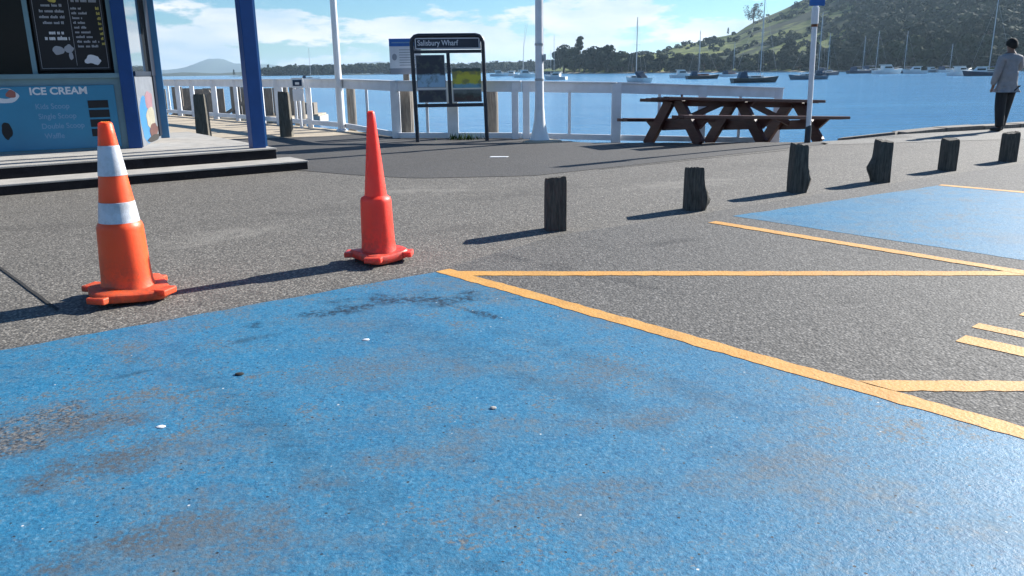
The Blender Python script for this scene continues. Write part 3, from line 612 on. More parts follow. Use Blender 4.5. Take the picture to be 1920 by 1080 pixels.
# ------------------------------------------------------------------ white wharf fence
FP = [Vector(p) for p in ((-16.0, 31.6, 0), (-10.55, 25.45, 0), (-6.2, 20.6, 0), (-3.62, 17.6, 0), (-2.05, 15.2, 0), (0.22, 14.75, 0), (1.9, 14.75, 0), (5.3, 15.95, 0))]
fen = thing('wharf_fence', (-2.05, 15.2, 0), 'white painted railing along the wharf edge behind the sign boards', 'fence')
FT = [(-16, 1.06), (-3.6, 1.06), (-2.05, 1.03), (0.22, 1.0), (1.9, 0.955), (5.3, 0.79)]
FB = [(-16, 0.14), (-3.6, 0.12), (-2.05, 0.06), (0.22, 0.06), (1.9, 0.0), (5.3, -0.2)]
def fpt(x):
    for a, b in zip(FP, FP[1:]):
        if a.x <= x <= b.x: return a + (b - a) * (x - a.x) / (b.x - a.x)
for a, b in zip(FP, FP[1:]):
    d = (b - a).normalized() * 0.004
    za, zb = lerp(FT, a.x), lerp(FT, b.x)
    MB().bar(a + d + Z * (za - 0.085), b - d + Z * (zb - 0.085), 0.05, 0.17).build('top_rail', 'white_paint', fen, bevel=0.006)
    MB().bar(a + d + Z * (za + 0.012), b - d + Z * (zb + 0.012), 0.13, 0.022).build('rail_cap', 'white_paint', fen, bevel=0.004)
    za, zb = lerp(FB, a.x), lerp(FB, b.x)
    MB().bar(a + d + Z * za, b - d + Z * zb, 0.05, 0.10).build('bottom_rail', 'white_paint', fen, bevel=0.006)
for x, wd in ((-15.9, .12), (-13.5, .1), (-11.6, .12), (-9.95, .14), (-9.2, .12), (-8.15, .14), (-7.2, .1), (-6.2, .12), (-5.55, .2), (-4.55, .12), (-3.62, .16), (-2.12, .17), (-1.04, .2), (0.10, .12), (0.30, .12), (1.92, .17), (3.6, .15), (5.2, .15)):
    p = fpt(x); z0, z1 = lerp(FB, x) - 0.12, lerp(FT, x) - 0.0
    MB().box((p.x, p.y - 0.031, (z0 + z1) / 2), (wd, 0.05, z1 - z0 - 0.004)).build('fence_post', 'white_paint', fen, bevel=0.006)
for x in (-2.85, -1.52, 1.08, 2.75, 4.4, -5.0, -10.5):
    p = fpt(x); z0, z1 = lerp(FB, x) + 0.05, lerp(FT, x) - 0.17
    MB().box((p.x, p.y, (z0 + z1) / 2), (0.05, 0.03, z1 - z0)).build('baluster', 'white_paint', fen)
# weathered timber piles standing behind the fence
for i, (x, y, wd, top, lab) in enumerate(((-1.97, 15.75, .25, .95, 'weathered pile behind the fence, left of the information board'), (-0.32, 15.55, .21, .88, 'weathered pile behind the fence, right of the information board'),
                       (-3.55, 18.45, .20, .93, 'weathered pile behind the fence beside the thin white pole'), (-5.35, 20.9, .28, .95, 'weathered pile behind the fence right of the tall timber post'), (-5.95, 21.8, .20, .95, 'thin weathered pile seen between fence posts behind the timber post'))):
    vs = []; n = 14
    m = MB().lathe([(wd / 2 * q, z) for q, z in ((1.05, -2.6), (1.03, -0.5), (1.0, top - 0.3), (0.97, top - 0.02), (0.9, top))], (x, y, 0), n, lambda a, z: 1 + 0.04 * math.sin(3 * a + z * 4))
    tag(m.build('timber_pile', 'grey_timber', smooth=True), lab, 'pile', 'timber piles behind the fence')

# ------------------------------------------------------------------ wharf beyond the fence
wh = thing('timber_wharf', (-11, 31, -1.5), 'low brown-grey timber wharf screen beyond the fence behind the kiosk', 'wharf')
x = -15.5; i = 0
while x < -8.4:
    wd = 0.42; top = 0.72 + random.uniform(-0.05, 0.05)
    MB().box((x + wd / 2, 32 + random.uniform(-.02, .02) - 0.35 * (x + 12) * 0.3, (-0.45 + top) / 2), (wd - 0.03, 0.05, top + 0.45)).build('plank', 'grey_timber', wh)
    x += wd + (0.25 if i % 5 == 4 else 0); i += 1
MB().bar((-15.5, 31.8 + 0.37, -0.42), (-8.0, 31.4 - 0.42, -0.42), 2.2, 0.14).build('deck', 'tan_concrete', wh)
for xx in (-15, -13, -11, -9.2): MB().lathe([(.16, -3), (.16, -0.5)], (xx, 31.2, 0), 12).build('pile', 'grey_timber', wh, smooth=True)
for xx in (-14.2, -12.2, -10.2): MB().bar((xx - .8, 31.55, -0.3), (xx + .8, 31.4, 0.6), 0.05, 0.12).build('brace', 'grey_timber', wh)
pon = thing('pontoon', (-12, 47, -1.5), 'low grey mooring pontoon with a square box on its end', 'pontoon')
MB().box((-13.4, 47, -1.32), (5.5, 2.2, 0.42)).build('deck', 'concrete', pon, bevel=0.03); MB().box((-11.6, 46.8, -0.75), (1.1, 0.9, 0.7)).build('box', 'grey_timber', pon, bevel=0.03)
MB().box((-13.4, 47, -1.06), (5.3, 2.0, 0.08)).build('top', 'tan_concrete', pon)

# ------------------------------------------------------------------ poles and signs
p1 = thing('tall_pole', (-3.58, 17.35, 0), 'thin white pole rising from the fence left of the information board', 'pole', 'tall poles by the water')
MB().lathe([(.075, 0), (.075, .5), (.068, 2.5), (.06, 6.5)], (-3.58, 17.35, 0), 16).build('shaft', 'white_gloss', p1, smooth=True); MB().lathe([(.12, 0), (.12, .03), (.08, .05)], (-3.58, 17.35, 0), 16).build('base_plate', 'white_paint', p1)
p2 = thing('tall_pole', (0.513, 14.0, 0), 'thick white flagpole with flared base between board and picnic table', 'pole', 'tall poles by the water')
MB().lathe([(.085, .3), (.072, .9), (.068, 1.35), (.066, 2.6), (.06, 6.5)], (0.513, 14.0, 0), 20).build('shaft', 'white_paint', p2, smooth=True)
MB().lathe([(.20, 0), (.185, .02), (.13, .18), (.095, .36), (.083, .55)], (0.513, 14.0, 0), 20).build('flared_base', 'white_gloss', p2, smooth=True)
MB().lathe([(.30, 0.004), (.29, .03), (.19, .045)], (0.56, 13.98, 0), 16, lambda a, z: 1 + .15 * math.sin(2 * a + 1)).build('footing', 'tan_concrete', p2)
for z in (1.05, 1.62): MB().lathe([(.076, z - .02), (.08, z), (.076, z + .02)], (0.513, 14.0, 0), 20).build('clamp_ring', 'galv', p2, smooth=True)
MB().box((0.60, 13.97, 1.40), (0.05, 0.06, 0.12)).build('cleat', 'galv', p2, bevel=0.01)
MB().tube([(0.575, 13.94, 1.4), (0.57, 13.94, 3.5), (0.56, 13.95, 6.4)], 0.006, 5).build('halyard', 'white_paint', p2)
bx, by = 4.85, 13.2
p3 = thing('sign_pole', (bx, by, 0), 'slim galvanised sign pole with a blue plate on top before the picnic table', 'sign pole')
MB().tube([(bx, by, gz(bx, by) - .05), (bx - .004, by, .3), (bx - .035, by, 1.7), (bx - .055, by, 2.7)], [.04, .04, .042, .042], 12).build('shaft', 'white_paint', p3, smooth=True)
MB().lathe([(.05, 0), (.05, .22), (.04, .28)], (bx, by, 0), 12).build('sleeve', 'navy_frame', p3, smooth=True)
MB().lathe([(.048, 1.80), (.05, 1.82), (.048, 1.84)], (bx - .037, by, 0), 12).build('band', 'rust', p3, smooth=True)
MB().tube([(bx - .038, by, 1.845), (bx - .043, by, 2.09)], .055, 12).build('white_sleeve', 'white_paint', p3, smooth=True)
MB().box((bx - .045, by - .06, 2.42), (.24, .012, .62)).build('sign_plate', 'sign_blue', p3, bevel=0.004)

# information board
X0, X1, BY = -1.625, -0.405, 14.37
BX = Vector((1, 0.105, 0)).normalized(); BN = Vector((BX.y, -BX.x, 0)); BO = Vector((X0, 14.31, 0)); BWd = 1.225
ib = thing('information_board', (X0 + 0.6, 14.37, 0), 'dark framed information board reading Salisbury Wharf with picture panels', 'information board')
LEAN = Vector((-0.022, 0, 1))
def bpt(u, z, o=0): return BO + BX * u + LEAN * z + BN * o
def bb(nm, mat, u0, u1, z0, z1, o0, o1, par=ib, bevel=0):
    return MB().poly([bpt(u0, z0, o0), bpt(u1, z0, o0), bpt(u1, z1, o0), bpt(u0, z1, o0)], BN * (o1 - o0)).build(nm, mat, par, bevel=bevel)
fr = 0.035; top = 1.80; rc = 0.12
path = [bpt(0, 0)] + [bpt(0, z) for z in (0.6, 1.2, top - rc)] + [bpt(rc - rc * math.cos(a), top - rc + rc * math.sin(a)) for a in (R(30), R(60), R(90))]
path += [bpt(BWd - rc + rc * math.sin(a), top - rc + rc * math.cos(a)) for a in (0, R(30), R(60), R(90))] + [bpt(BWd, z) for z in (1.2, 0.6, 0)]
MB().tube(path, fr, 10).build('frame', 'navy_frame', ib, smooth=True)
hd = bb('header_panel', 'board_navy', 0.04, BWd - 0.04, 1.57, 1.765, -0.012, 0.012, bevel=0.003)
for u0, u1, z0, z1 in ((0.06, BWd - 0.06, 1.742, 1.757), (0.06, BWd - 0.06, 1.578, 1.593), (0.06, 0.075, 1.594, 1.741), (BWd - 0.075, BWd - 0.06, 1.594, 1.741)):
    bb('header_border', 'print_white', u0, u1, z0, z1, 0.0122, 0.015, hd)
text('Salisbury Wharf', 0, 0, 0.125, 'print_white', hd, 0, 0.002, frame=(bpt(0.10, 1.635, 0.0126), BX, BN), xs=0.86)
bb('cross_bar', 'navy_frame', 0.036, BWd - 0.036, 1.505, 1.56, -0.02, 0.02); bb('cross_bar', 'navy_frame', 0.036, BWd - 0.036, 0.60, 0.66, -0.02, 0.02)
bb('centre_bar', 'navy_frame', BWd / 2 - 0.03, BWd / 2 + 0.03, 0.661, 1.504, -0.02, 0.02)
def picture(nm, u0, u1, z0, z1, bands, seed):
    """a printed landscape: soft-edged colour areas in a procedural material"""
    t = NT('picture_' + nm); v = t.coord(); s = t.node('ShaderNodeSeparateXYZ'); t.l.new(v, s.inputs[0])
    wob = t.noise(v, 5.5, 5, 0.6); zz = t.math('ADD', s.outputs[2], t.math('MULTIPLY', t.math('SUBTRACT', wob, 0.5), 0.16))
    col = bands[0][1]
    for zb, c in bands[1:]: col = t.mix(t.rng(zz, zb - 0.015, zb + 0.015), col, c)
    pn = t.noise(v, 7, 4, 0.6); col = t.mix(t.rng(pn, 0.5, 0.62, 0, 0.6), col, t.mix(t.noise(v, 3, 2), (0.05, 0.07, 0.02), (0.10, 0.12, 0.14), 'MIX'))
    t.set('Base Color', col); t.set('Roughness', 0.3); M['picture_' + nm] = t.m
    return bb('picture_panel', 'picture_' + nm, u0, u1, z0, z1, -0.008, 0.008)
DN = (0.012, 0.02, 0.04)
pa = picture('bay', 0.05, 0.55, 0.93, 1.48, [(0, (0.30, 0.48, 0.62)), (1.15, DN)], 1)
pb = picture('text', 0.06, 0.55, 0.68, 0.90, [(0, (0.018, 0.03, 0.05)), (0.8, (0.022, 0.028, 0.045))], 2)
pc_ = picture('park', 0.665, 1.165, 0.92, 1.25, [(0, (0.16, 0.36, 0.44)), (0.99, (0.55, 0.50, 0.04)), (1.14, (0.50, 0.42, 0.03)), (1.20, (0.04, 0.08, 0.06))], 3)
pd_ = picture('base', 0.665, 1.165, 0.68, 0.90, [(0, (0.05, 0.025, 0.022)), (0.78, (0.04, 0.04, 0.035)), (0.84, (0.13, 0.15, 0.14))], 4)
t = NT('clear_sheet'); t.set('Base Color', (0.97, 0.98, 0.99)); t.set('Roughness', 0.0); t.set('Transmission Weight', 1.0); t.set('IOR', 1.02); M['clear_sheet'] = t.m
bb('picture_panel', 'clear_sheet', 0.665, 1.165, 1.27, 1.49, -0.008, 0.008)
for p, q in ((pa, (0.05, 0.55, 0.93, 1.48)), (pb, (0.06, 0.55, 0.68, 0.90)), (pd_, (0.665, 1.165, 0.68, 0.90))):
    u0, u1, z0, z1 = q
    for a in ((u0, u1, z0, z0 + .012), (u0, u1, z1 - .012, z1), (u0, u0 + .012, z0 + .0125, z1 - .0125), (u1 - .012, u1, z0 + .0125, z1 - .0125)): bb('picture_border', 'print_grey', *a, 0.0082, 0.011, p)
# smaller white notice on a pile behind
nb = thing('notice_sign', (-2.0, 15.3, 0), 'small white notice sign with blue heading left of the information board', 'sign')
def nbx(nm, mat, x0, x1, z0, z1, y0, y1, par=nb): return MB().box(((x0 + x1) / 2, (y0 + y1) / 2, (z0 + z1) / 2), (x1 - x0, y1 - y0, z1 - z0)).build(nm, mat, par)
npn = nbx('notice_panel', 'white_paint', -2.2, -1.62, 1.16, 1.79, 15.38, 15.40); nbx('notice_heading', 'sign_blue', -2.2, -1.62, 1.66, 1.795, 15.372, 15.3795, npn)
nbx('heading_text', 'print_pale_blue', -2.15, -1.68, 1.715, 1.735, 15.369, 15.3718, npn)
for i in range(7): nbx('text_line', 'print_grey', -2.02, -1.68 - 0.05 * (i % 3), 1.59 - .045 * i, 1.602 - .045 * i, 15.3765, 15.3798, npn)
MB().poly([Vector((-2.11 + .045 * math.cos(a), 15.377, 1.47 + .06 * math.sin(a))) for a in [k * math.pi / 6 for k in range(12)]], Vector((0, .0028, 0))).build('emblem', 'print_grey', npn)
nbx('lower_strip', 'print_grey', -2.2, -1.62, 1.16, 1.27, 15.375, 15.3797, npn)
nbx('sign_post', 'grey_timber', -1.97, -1.86, 0.0, 1.7, 15.402, 15.47)
sg2 = thing('mooring_sign', (-4.83, 18.6, 0), 'small square sign fixed to the fence rail above the taller timber post', 'sign')
MB().box((-4.72, 18.42, 1.0), (0.26, 0.02, 0.22)).build('plate', 'white_gloss', sg2); MB().box((-4.72, 18.405, 1.0), (0.20, 0.006, 0.13)).build('symbol', 'hull_navy', sg2); MB().box((-4.72, 18.398, 0.99), (0.09, 0.004, 0.05)).build('symbol_mark', 'white_gloss', sg2)
MB().box((-4.72, 18.42, 0.74), (0.24, 0.02, 0.26)).build('lower_plate', 'white_paint', sg2); MB().box((-4.72, 18.50, 0.5), (0.05, 0.1, 1.0)).build('bracket', 'white_paint', sg2)
# weeds at the foot of the board
m = MB()
for i in range(90):
    x = random.gauss(-0.85, .2); y = 14.72 + random.uniform(-.12, .12); h = random.uniform(.05, .15); a = random.uniform(0, 6.3); wv = Vector((math.cos(a), math.sin(a), 0)) * .012; tp = Vector((x, y, h)) + Vector((random.uniform(-.06, .06), random.uniform(-.06, .06), 0))
    m.add([Vector((x, y, 0)) - wv, Vector((x, y, 0)) + wv, tp], [(0, 1, 2)])
tag(m.build('weeds', 'weed'), 'small green weeds under the information board', 'weeds', kind='stuff')
o = MB().poly([Vector((-0.30, 11.55, .006)), Vector((-0.05, 11.53, .006)), Vector((-0.02, 11.62, .006)), Vector((-0.27, 11.66, .006))], Z * .004).build('litter', 'white_paint'); tag(o, 'small scrap of white litter on the dark pavement', 'litter')

def stone(nm, mat, x, y, sz, label, cat, flat=.5, z0=.0035):
    m = MB(); n = 8; vs = []
    for j, (q, z) in enumerate(((.7, 0), (1, .35), (.8, .8), (.35, 1))):
        for k in range(n):
            a = 2 * math.pi * k / n; w_ = 1 + .35 * noise.noise(Vector((math.cos(a) * 2 + x * 9, math.sin(a) * 2, y * 7 + j))); vs.append((x + sz * q * w_ * math.cos(a) * 1.3, y + sz * q * w_ * math.sin(a), z0 + sz * flat * z))
    m.add(vs, [(i * n + k, i * n + (k + 1) % n, (i + 1) * n + (k + 1) % n, (i + 1) * n + k) for i in range(3) for k in range(n)] + [tuple(range(n - 1, -1, -1)), tuple(3 * n + k for k in range(n))])
    tag(m.build(nm, mat, None, True), label, cat)
stone('paper_scrap', 'white_paint', -1.245, 2.60, .013, 'small white scrap on the blue paint near the left picture edge', 'scrap', .3)
stone('dark_stone', 'joint_dark', -1.13, 3.10, .016, 'small black stone on the blue paint below the red cone', 'stone')
stone('grey_stone', 'concrete', -0.075, 2.72, .011, 'small pale stone in the middle of the near blue bay', 'stone', .6)
stone('white_stone', 'white_paint', -0.68, 3.52, .013, 'white pebble on the dark scuffed blue paint before the red cone', 'stone', .4)
# ------------------------------------------------------------------ picnic table
TH = R(30); ta = Vector((math.cos(TH), math.sin(TH), 0)); tb = Vector((-math.sin(TH), math.cos(TH), 0)); TC = Vector((4.0, 14.43, 0))
pt = thing('picnic_table', (TC.x, TC.y, gz(TC.x, TC.y)), 'long dark brown timber picnic table with benches at the water edge', 'picnic table')
def tp(a, b, z):
    p = TC + ta * a + tb * b; gx, gy = TC.x, TC.y
    return Vector((p.x, p.y, gz(gx, gy) - 0.115 * (p.y - TC.y) * 0.75 + z + 0.01))
def tbar(nm, a0, b0, z0, a1, b1, z1, wd, th, up=(0, 0, 1), bev=0.006): return MB().bar(tp(a0, b0, z0), tp(a1, b1, z1), wd, th, up).build(nm, 'brown_timber', pt, bevel=bev)
TL, BL = 3.75, 3.95
for i in range(5): b = -0.296 + i * 0.148; tbar('top_plank', -TL / 2, b, 0.745, TL / 2, b, 0.745, 0.14, 0.052)
for s in (-1, 1):
    for k in (0, 1): tbar('seat_plank', -BL / 2, s * (0.63 + k * 0.15), 0.435, BL / 2, s * (0.63 + k * 0.15), 0.435, 0.14, 0.052)
for fa in (-1.44, 0.0, 1.44):
    for s in (-1, 1):
        tbar('leg', fa - 0.0, s * 0.10, 0.72, fa, s * 0.66, 0.0, 0.075, 0.20, up=(tb.x, tb.y, 0))
    for zz, hw, ch, hh in ((0.675, 0.36, 0.10, 0.09), (0.330, 0.78, 0.22, 0.17)):
        ps = [tp(fa + 0.045, -hw, zz + hh / 2), tp(fa + 0.045, hw, zz + hh / 2), tp(fa + 0.045, hw - ch, zz - hh / 2), tp(fa + 0.045, -hw + ch, zz - hh / 2)]
        MB().poly(ps, ta * 0.06).build('cross_bar', 'brown_timber', pt, bevel=0.005)
for s, e in ((-1.36, -0.36), (1.36, 0.36)):
    tbar('brace', s, 0, 0.36, e, 0, 0.70, 0.05, 0.10)
tbar('under_beam', -1.36, 0.0, 0.68, 1.36, 0.0, 0.68, 0.05, 0.08)
MB().tube([tp(-1.05, 0.25, 0.765), tp(-1.05, 0.25, 0.85)], .02, 8).build('fixing_peg', 'brown_timber', pt)

# ------------------------------------------------------------------ person
def skin(name, pts, edges, root, mat, parent, sub=2):
    me = bpy.data.meshes.new(name); me.from_pydata([p for p, r in pts], edges, []); o = bpy.data.objects.new(name, me); C.objects.link(o)
    sm = o.modifiers.new('Skin', 'SKIN'); sm.use_smooth_shade = True
    if not me.skin_vertices: me.attributes.new
    for i, (p, r) in enumerate(pts):
        sv = me.skin_vertices[0].data[i]; sv.radius = r if isinstance(r, tuple) else (r, r); sv.use_root = (i == root)
    ss = o.modifiers.new('Sub', 'SUBSURF'); ss.levels = sub; ss.render_levels = sub
    me.materials.append(M[mat])
    if parent: o.parent = parent
    return o
def chain(*seg): return [(a, b) for a, b in zip(seg, seg[1:])]
per = bpy.data.objects.new('person', None); C.objects.link(per); per.location = (9.04, 14.95, gz(9.04, 14.95) + 0.004)
tag(per, 'person in grey sweatshirt and black trousers walking away with right hand raised to the head', 'person')
# local frame: +Y ahead (away from camera), +X to the person's right
sh = 1.30
bp = [((0, 0, .86), (.125, .095)), ((0, .0, 1.05), (.125, .09)), ((0, .015, 1.22), (.135, .095)), ((0, .02, 1.345), (.075, .06)), ((0.0, .03, 1.42), .048), ((.005, .04, 1.50), (.072, .082)), ((.01, .045, 1.585), (.07, .085)),
      ((-.17, .01, 1.29), .055), ((-.225, .0, 1.05), .042), ((-.235, .05, .82), .03), ((-.235, .065, .765), (.03, .02)),
      ((.17, .01, 1.29), .055), ((.27, .06, 1.09), .042), ((.20, .17, 1.28), .032), ((.155, .165, 1.40), (.02, .03)),
      ((-.085, 0, .80), .085), ((-.10, -.02, .45), .055), ((-.10, -.08, .08), .038), ((-.10, .06, .035), .035),
      ((.085, 0, .80), .085), ((.075, .06, .45), .055), ((.03, .05, .08), .038), ((.03, .18, .035), .035)]
be = chain(0, 1, 2, 3, 4, 5, 6) + chain(3, 7, 8, 9, 10) + chain(3, 11, 12, 13, 14) + chain(0, 15, 16, 17, 18) + chain(0, 19, 20, 21, 22)
# fingers on both hands
def finger(base, d, ln, spread):
    i0 = len(bp); p = Vector(base) + Vector(spread); d = Vector(d).normalized()
    for k in range(3): bp.append((tuple(p + d * ln * (k + 1) / 3 + Vector((0, 0.010 * k, 0))), 0.0085))
    return i0
for hand, d, sgn in ((10, (0, .15, -1), -1), (14, (-.25, .0, 1), 1)):
    for k in range(4):
        i0 = finger(bp[hand][0], d, .075 - .006 * abs(k - 1.5), ((k - 1.5) * .004, (k - 1.5) * .017, 0)); be += [(hand, i0), (i0, i0 + 1), (i0 + 1, i0 + 2)]
    i0 = finger(bp[hand][0], (0.2 * -sgn, 1, d[2] * .6), .05, (0, .015, .01 * sgn)); be += [(hand, i0), (i0, i0 + 1), (i0 + 1, i0 + 2)]
body = skin('body', bp, be, 0, 'skin', per, 2)
for sx_ in (-1, 1):
    me = MB().lathe([(.004, -.03), (.014, -.02), (.018, 0), (.014, .022), (.004, .03)], (0, 0, 0), 10).mesh('ear', 'skin', True); e = lone('ear', me, per); e.location = (.008 + sx_ * .078, .035, 1.50); e.scale = (.5, 1, 1.1)
me = MB().lathe([(.004, -.02), (.014, -.012), (.01, .012), (.003, .03)], (0, 0, 0), 8).mesh('nose', 'skin', True); e = lone('nose', me, per); e.location = (.008, .128, 1.495)
for sx_ in (-1, 1):
    me = MB().lathe([(.002, -.006), (.010, 0), (.002, .006)], (0, 0, 0), 8).mesh('eye', 'hair_black', True); e = lone('eye', me, per); e.location = (.008 + sx_ * .032, .116, 1.525)
me = MB().box((0, 0, 0), (.045, .01, .010)).mesh('mouth', 'cover_red', bevel=.003); e = lone('mouth', me, per); e.location = (.008, .118, 1.452)
hv = []; hf = []; n, rows = 20, 9
for j in range(rows + 1):
    ph = math.pi * (0.02 + 0.72 * j / rows)
    for k in range(n):
        a = 2 * math.pi * k / n; back = 0.5 - 0.5 * math.sin(a); q = 1 + .06 * noise.noise(Vector((math.cos(a) * 3, math.sin(a) * 3, ph * 4)))
        pz = math.cos(min(ph, math.pi * (0.38 + 0.34 * back)))
        pr = math.sin(min(ph, math.pi * (0.38 + 0.34 * back)))
        hv.append((.008 + .092 * q * pr * math.cos(a), .036 + .108 * q * pr * math.sin(a), 1.525 + .118 * q * pz))
hf = [(i * n + k, i * n + (k + 1) % n, (i + 1) * n + (k + 1) % n, (i + 1) * n + k) for i in range(rows) for k in range(n)] + [tuple(range(n - 1, -1, -1))]
h = MB().add(hv, hf).build('hair', 'hair_black', None, True); h.parent = per
skin('sweatshirt', [((0, 0, .81), (.15, .125)), ((0, 0, .86), (.182, .145)), ((0, .0, 1.03), (.185, .14)), ((0, .012, 1.18), (.175, .125)), ((0, .02, 1.325), (.12, .085)), ((0, .025, 1.385), (.075, .07)),
      ((-.165, .01, 1.285), .082), ((-.225, .0, 1.06), .068), ((-.24, .05, .86), .056), ((-.24, .055, .82), .045),
      ((.165, .01, 1.285), .082), ((.275, .06, 1.09), .07), ((.215, .16, 1.24), .055), ((.195, .165, 1.30), .045)],
     chain(0, 1, 2, 3, 4, 5) + chain(4, 6, 7, 8, 9) + chain(4, 10, 11, 12, 13), 1, 'sweatshirt', per)
skin('trousers', [((0, 0, .84), (.145, .11)), ((-.085, 0, .74), (.105, .11)), ((-.10, -.02, .45), .095), ((-.10, -.07, .12), .075), ((-.10, -.075, .07), .075),
      ((.085, 0, .74), (.105, .11)), ((.075, .05, .45), .095), ((.03, .045, .12), .075), ((.03, .045, .07), .075)], chain(0, 1, 2, 3, 4) + chain(0, 5, 6, 7, 8), 0, 'trousers', per)
for px_, py_ in ((-.10, -.06), (.03, .055)):
    skin('shoe', [((px_, py_ - .06, .045), (.04, .042)), ((px_, py_ + .04, .045), (.044, .04)), ((px_ - .005, py_ + .15, .036), (.045, .03)), ((px_ - .008, py_ + .20, .03), (.032, .024))], chain(0, 1, 2, 3), 0, 'shoe', per)
per.rotation_euler.z = 0.15

# ------------------------------------------------------------------ boats
def sailboat(x, y, ln, hd, hull, mast, label, bare=False, mastat=0.08, boom=True, cabin='hull_white', tilt=0.0, beam=None, group='moored sailing boats'):
    t = thing('sailing_boat', (x, y, -1.5), label, 'sailing boat', group); t.rotation_euler.z = hd; t['base'] = (0, 0, 0)
    bm_ = beam or ln * .31; fb = ln * .10; n = 14; vs = []; prof = ((0, -.06), (.55, -.04), (.86, .03), (1.0, .6), (1.0, 1.0))
    for i in range(n + 1):
        s = i / n; xx = (s - .5) * ln; hb = bm_ / 2 * (math.sin(math.pi * (0.22 + 0.78 * (1 - (1 - s)))) if False else min(1, (1 - s ** 3.0)) * (0.72 + 0.28 * math.sin(math.pi * min(1, s * 1.2)))) + .01
        sheer = fb * (1 + .35 * s ** 2 - .1 * math.sin(math.pi * s))
        row = [(hb * a, -0.15 if b < 0 else sheer * b) for a, b in prof]
        ov = (s - .5) * ln * .10
        for a, b in [(-p, q) for p, q in reversed(row[1:])] + [row[0]] + row[1:]: vs.append((xx + ov * max(0, b) / fb * (1 if s > .5 else .5), a, b))
    k = 9; fs = [(i * k + j, (i + 1) * k + j, (i + 1) * k + j + 1, i * k + j + 1) for i in range(n) for j in range(k - 1)]; fs.append(tuple(range(k)))
    lone('hull', MB().add(vs, fs).mesh('hull', hull, True), t)
    dk = [(vs[i * k][0], vs[i * k][1] + .02, vs[i * k][2] - .03) for i in range(n + 1)] + [(vs[i * k + k - 1][0], vs[i * k + k - 1][1] - .02, vs[i * k + k - 1][2] - .03) for i in range(n, -1, -1)]
    lone('deck', MB().add(dk, [tuple(range(len(dk)))]).mesh('deck', 'deck_cream'), t)
    cw = bm_ * .26
    cab = MB().poly([Vector((-.16 * ln, -cw, fb * .95)), Vector((.2 * ln, -cw * .7, fb)), Vector((.2 * ln, cw * .7, fb)), Vector((-.16 * ln, cw, fb * .95))], (0, 0, ln * .055)).mesh('cabin', cabin, bevel=.06)
    co = lone('cabin', cab, t)
    lone('cabin_window', MB().box((0.0, 0, fb + ln * .028), (.22 * ln, cw * 2.02, ln * .018)).mesh('cabin_window', 'dark_glass'), co)
    lone('cockpit_cover', MB().poly([Vector((-.38 * ln, -cw, fb)), Vector((-.17 * ln, -cw, fb)), Vector((-.17 * ln, 0, fb + ln * .13)), Vector((-.30 * ln, 0, fb + ln * .13))], (0, cw * 2, 0)).mesh('cockpit_cover', 'sail_cover', bevel=.04), t)
    mx = mastat * ln
    lone('mast', MB().tube([(mx, 0, fb), (mx, 0, fb + mast * .6), (mx, 0, fb + mast)], [ln * .011, ln * .011, ln * .008], 6).mesh('mast', 'spar', True), t)
    if boom: lone('boom', MB().tube([(mx, 0, fb + ln * .13), (mx - .38 * ln, 0, fb + ln * .14)], ln * .016, 6).mesh('boom', 'sail_cover', True), t)
    lone('spreader', MB().bar((mx, -bm_ * .3, fb + mast * .55), (mx, bm_ * .3, fb + mast * .55), .06, .05).mesh('spreader', 'spar'), t)
    for e in ((.53 * ln, 0, fb * 1.2), (-.48 * ln, 0, fb), (mx, bm_ * .48, fb), (mx, -bm_ * .48, fb)): lone('stay', MB().tube([e, (mx, 0, fb + mast * .98)], .012, 4).mesh('stay', 'spar'), t)
    return t
def motorboat(x, y, ln, hd, hull, label, poles=0, group='moored motor launches', cab=True):
    t = thing('motor_boat', (x, y, -1.5), label, 'motor boat', group); t.rotation_euler.z = hd; t['base'] = (0, 0, 0)
    bm_ = ln * .34; fb = ln * .13; n = 10; vs = []; k = 5
    for i in range(n + 1):
        s = i / n; hb = bm_ / 2 * (1 - max(0, s - .45) ** 2 * 3.0) + .01; xx = (s - .5) * ln; sh_ = fb * (1 + .5 * s * s)
        vs += [(xx + (.08 * ln * s), -hb, sh_), (xx, -hb * .8, -.1), (xx, 0, -.15), (xx, hb * .8, -.1), (xx + (.08 * ln * s), hb, sh_)]
    fs = [(i * k + j, (i + 1) * k + j, (i + 1) * k + j + 1, i * k + j + 1) for i in range(n) for j in range(k - 1)] + [(0, 1, 2, 3, 4)] + [(i * k, i * k + 4, (i + 1) * k + 4, (i + 1) * k) for i in range(n)]
    lone('hull', MB().add(vs, fs).mesh('hull', hull, True), t)
    if cab:
        c = lone('cabin', MB().poly([Vector((-.2 * ln, -bm_ * .36, fb)), Vector((.24 * ln, -bm_ * .36, fb)), Vector((.10 * ln, -bm_ * .36, fb + ln * .17)), Vector((-.2 * ln, -bm_ * .36, fb + ln * .17))], (0, bm_ * .72, 0)).mesh('cabin', 'hull_white', bevel=.05), t)
        lone('windscreen', MB().box((-.02 * ln, 0, fb + ln * .105), (.28 * ln, bm_ * .74, ln * .06)).mesh('windscreen', 'dark_glass'), c)
        lone('canopy', MB().box((-.09 * ln, 0, fb + ln * .19), (.34 * ln, bm_ * .78, ln * .02)).mesh('canopy', 'hull_white', bevel=.02), c)
        lone('rail', MB().tube([(.18 * ln, -bm_ * .4, fb * 1.6), (.5 * ln, -bm_ * .08, fb * 1.9), (.5 * ln, bm_ * .08, fb * 1.9), (.18 * ln, bm_ * .4, fb * 1.6)], .03, 5).mesh('rail', 'spar'), t)
    for i in range(poles): lone('trolling_pole', MB().tube([(-.1 * ln, (i - .5) * .6, fb), (-.1 * ln, (i - .5) * .6 - 1.4, 12), (-.1 * ln, (i - .5) * 2.6 - 5.0, 20)], [.07, .06, .04], 5).mesh('trolling_pole', 'spar'), t)
    return t
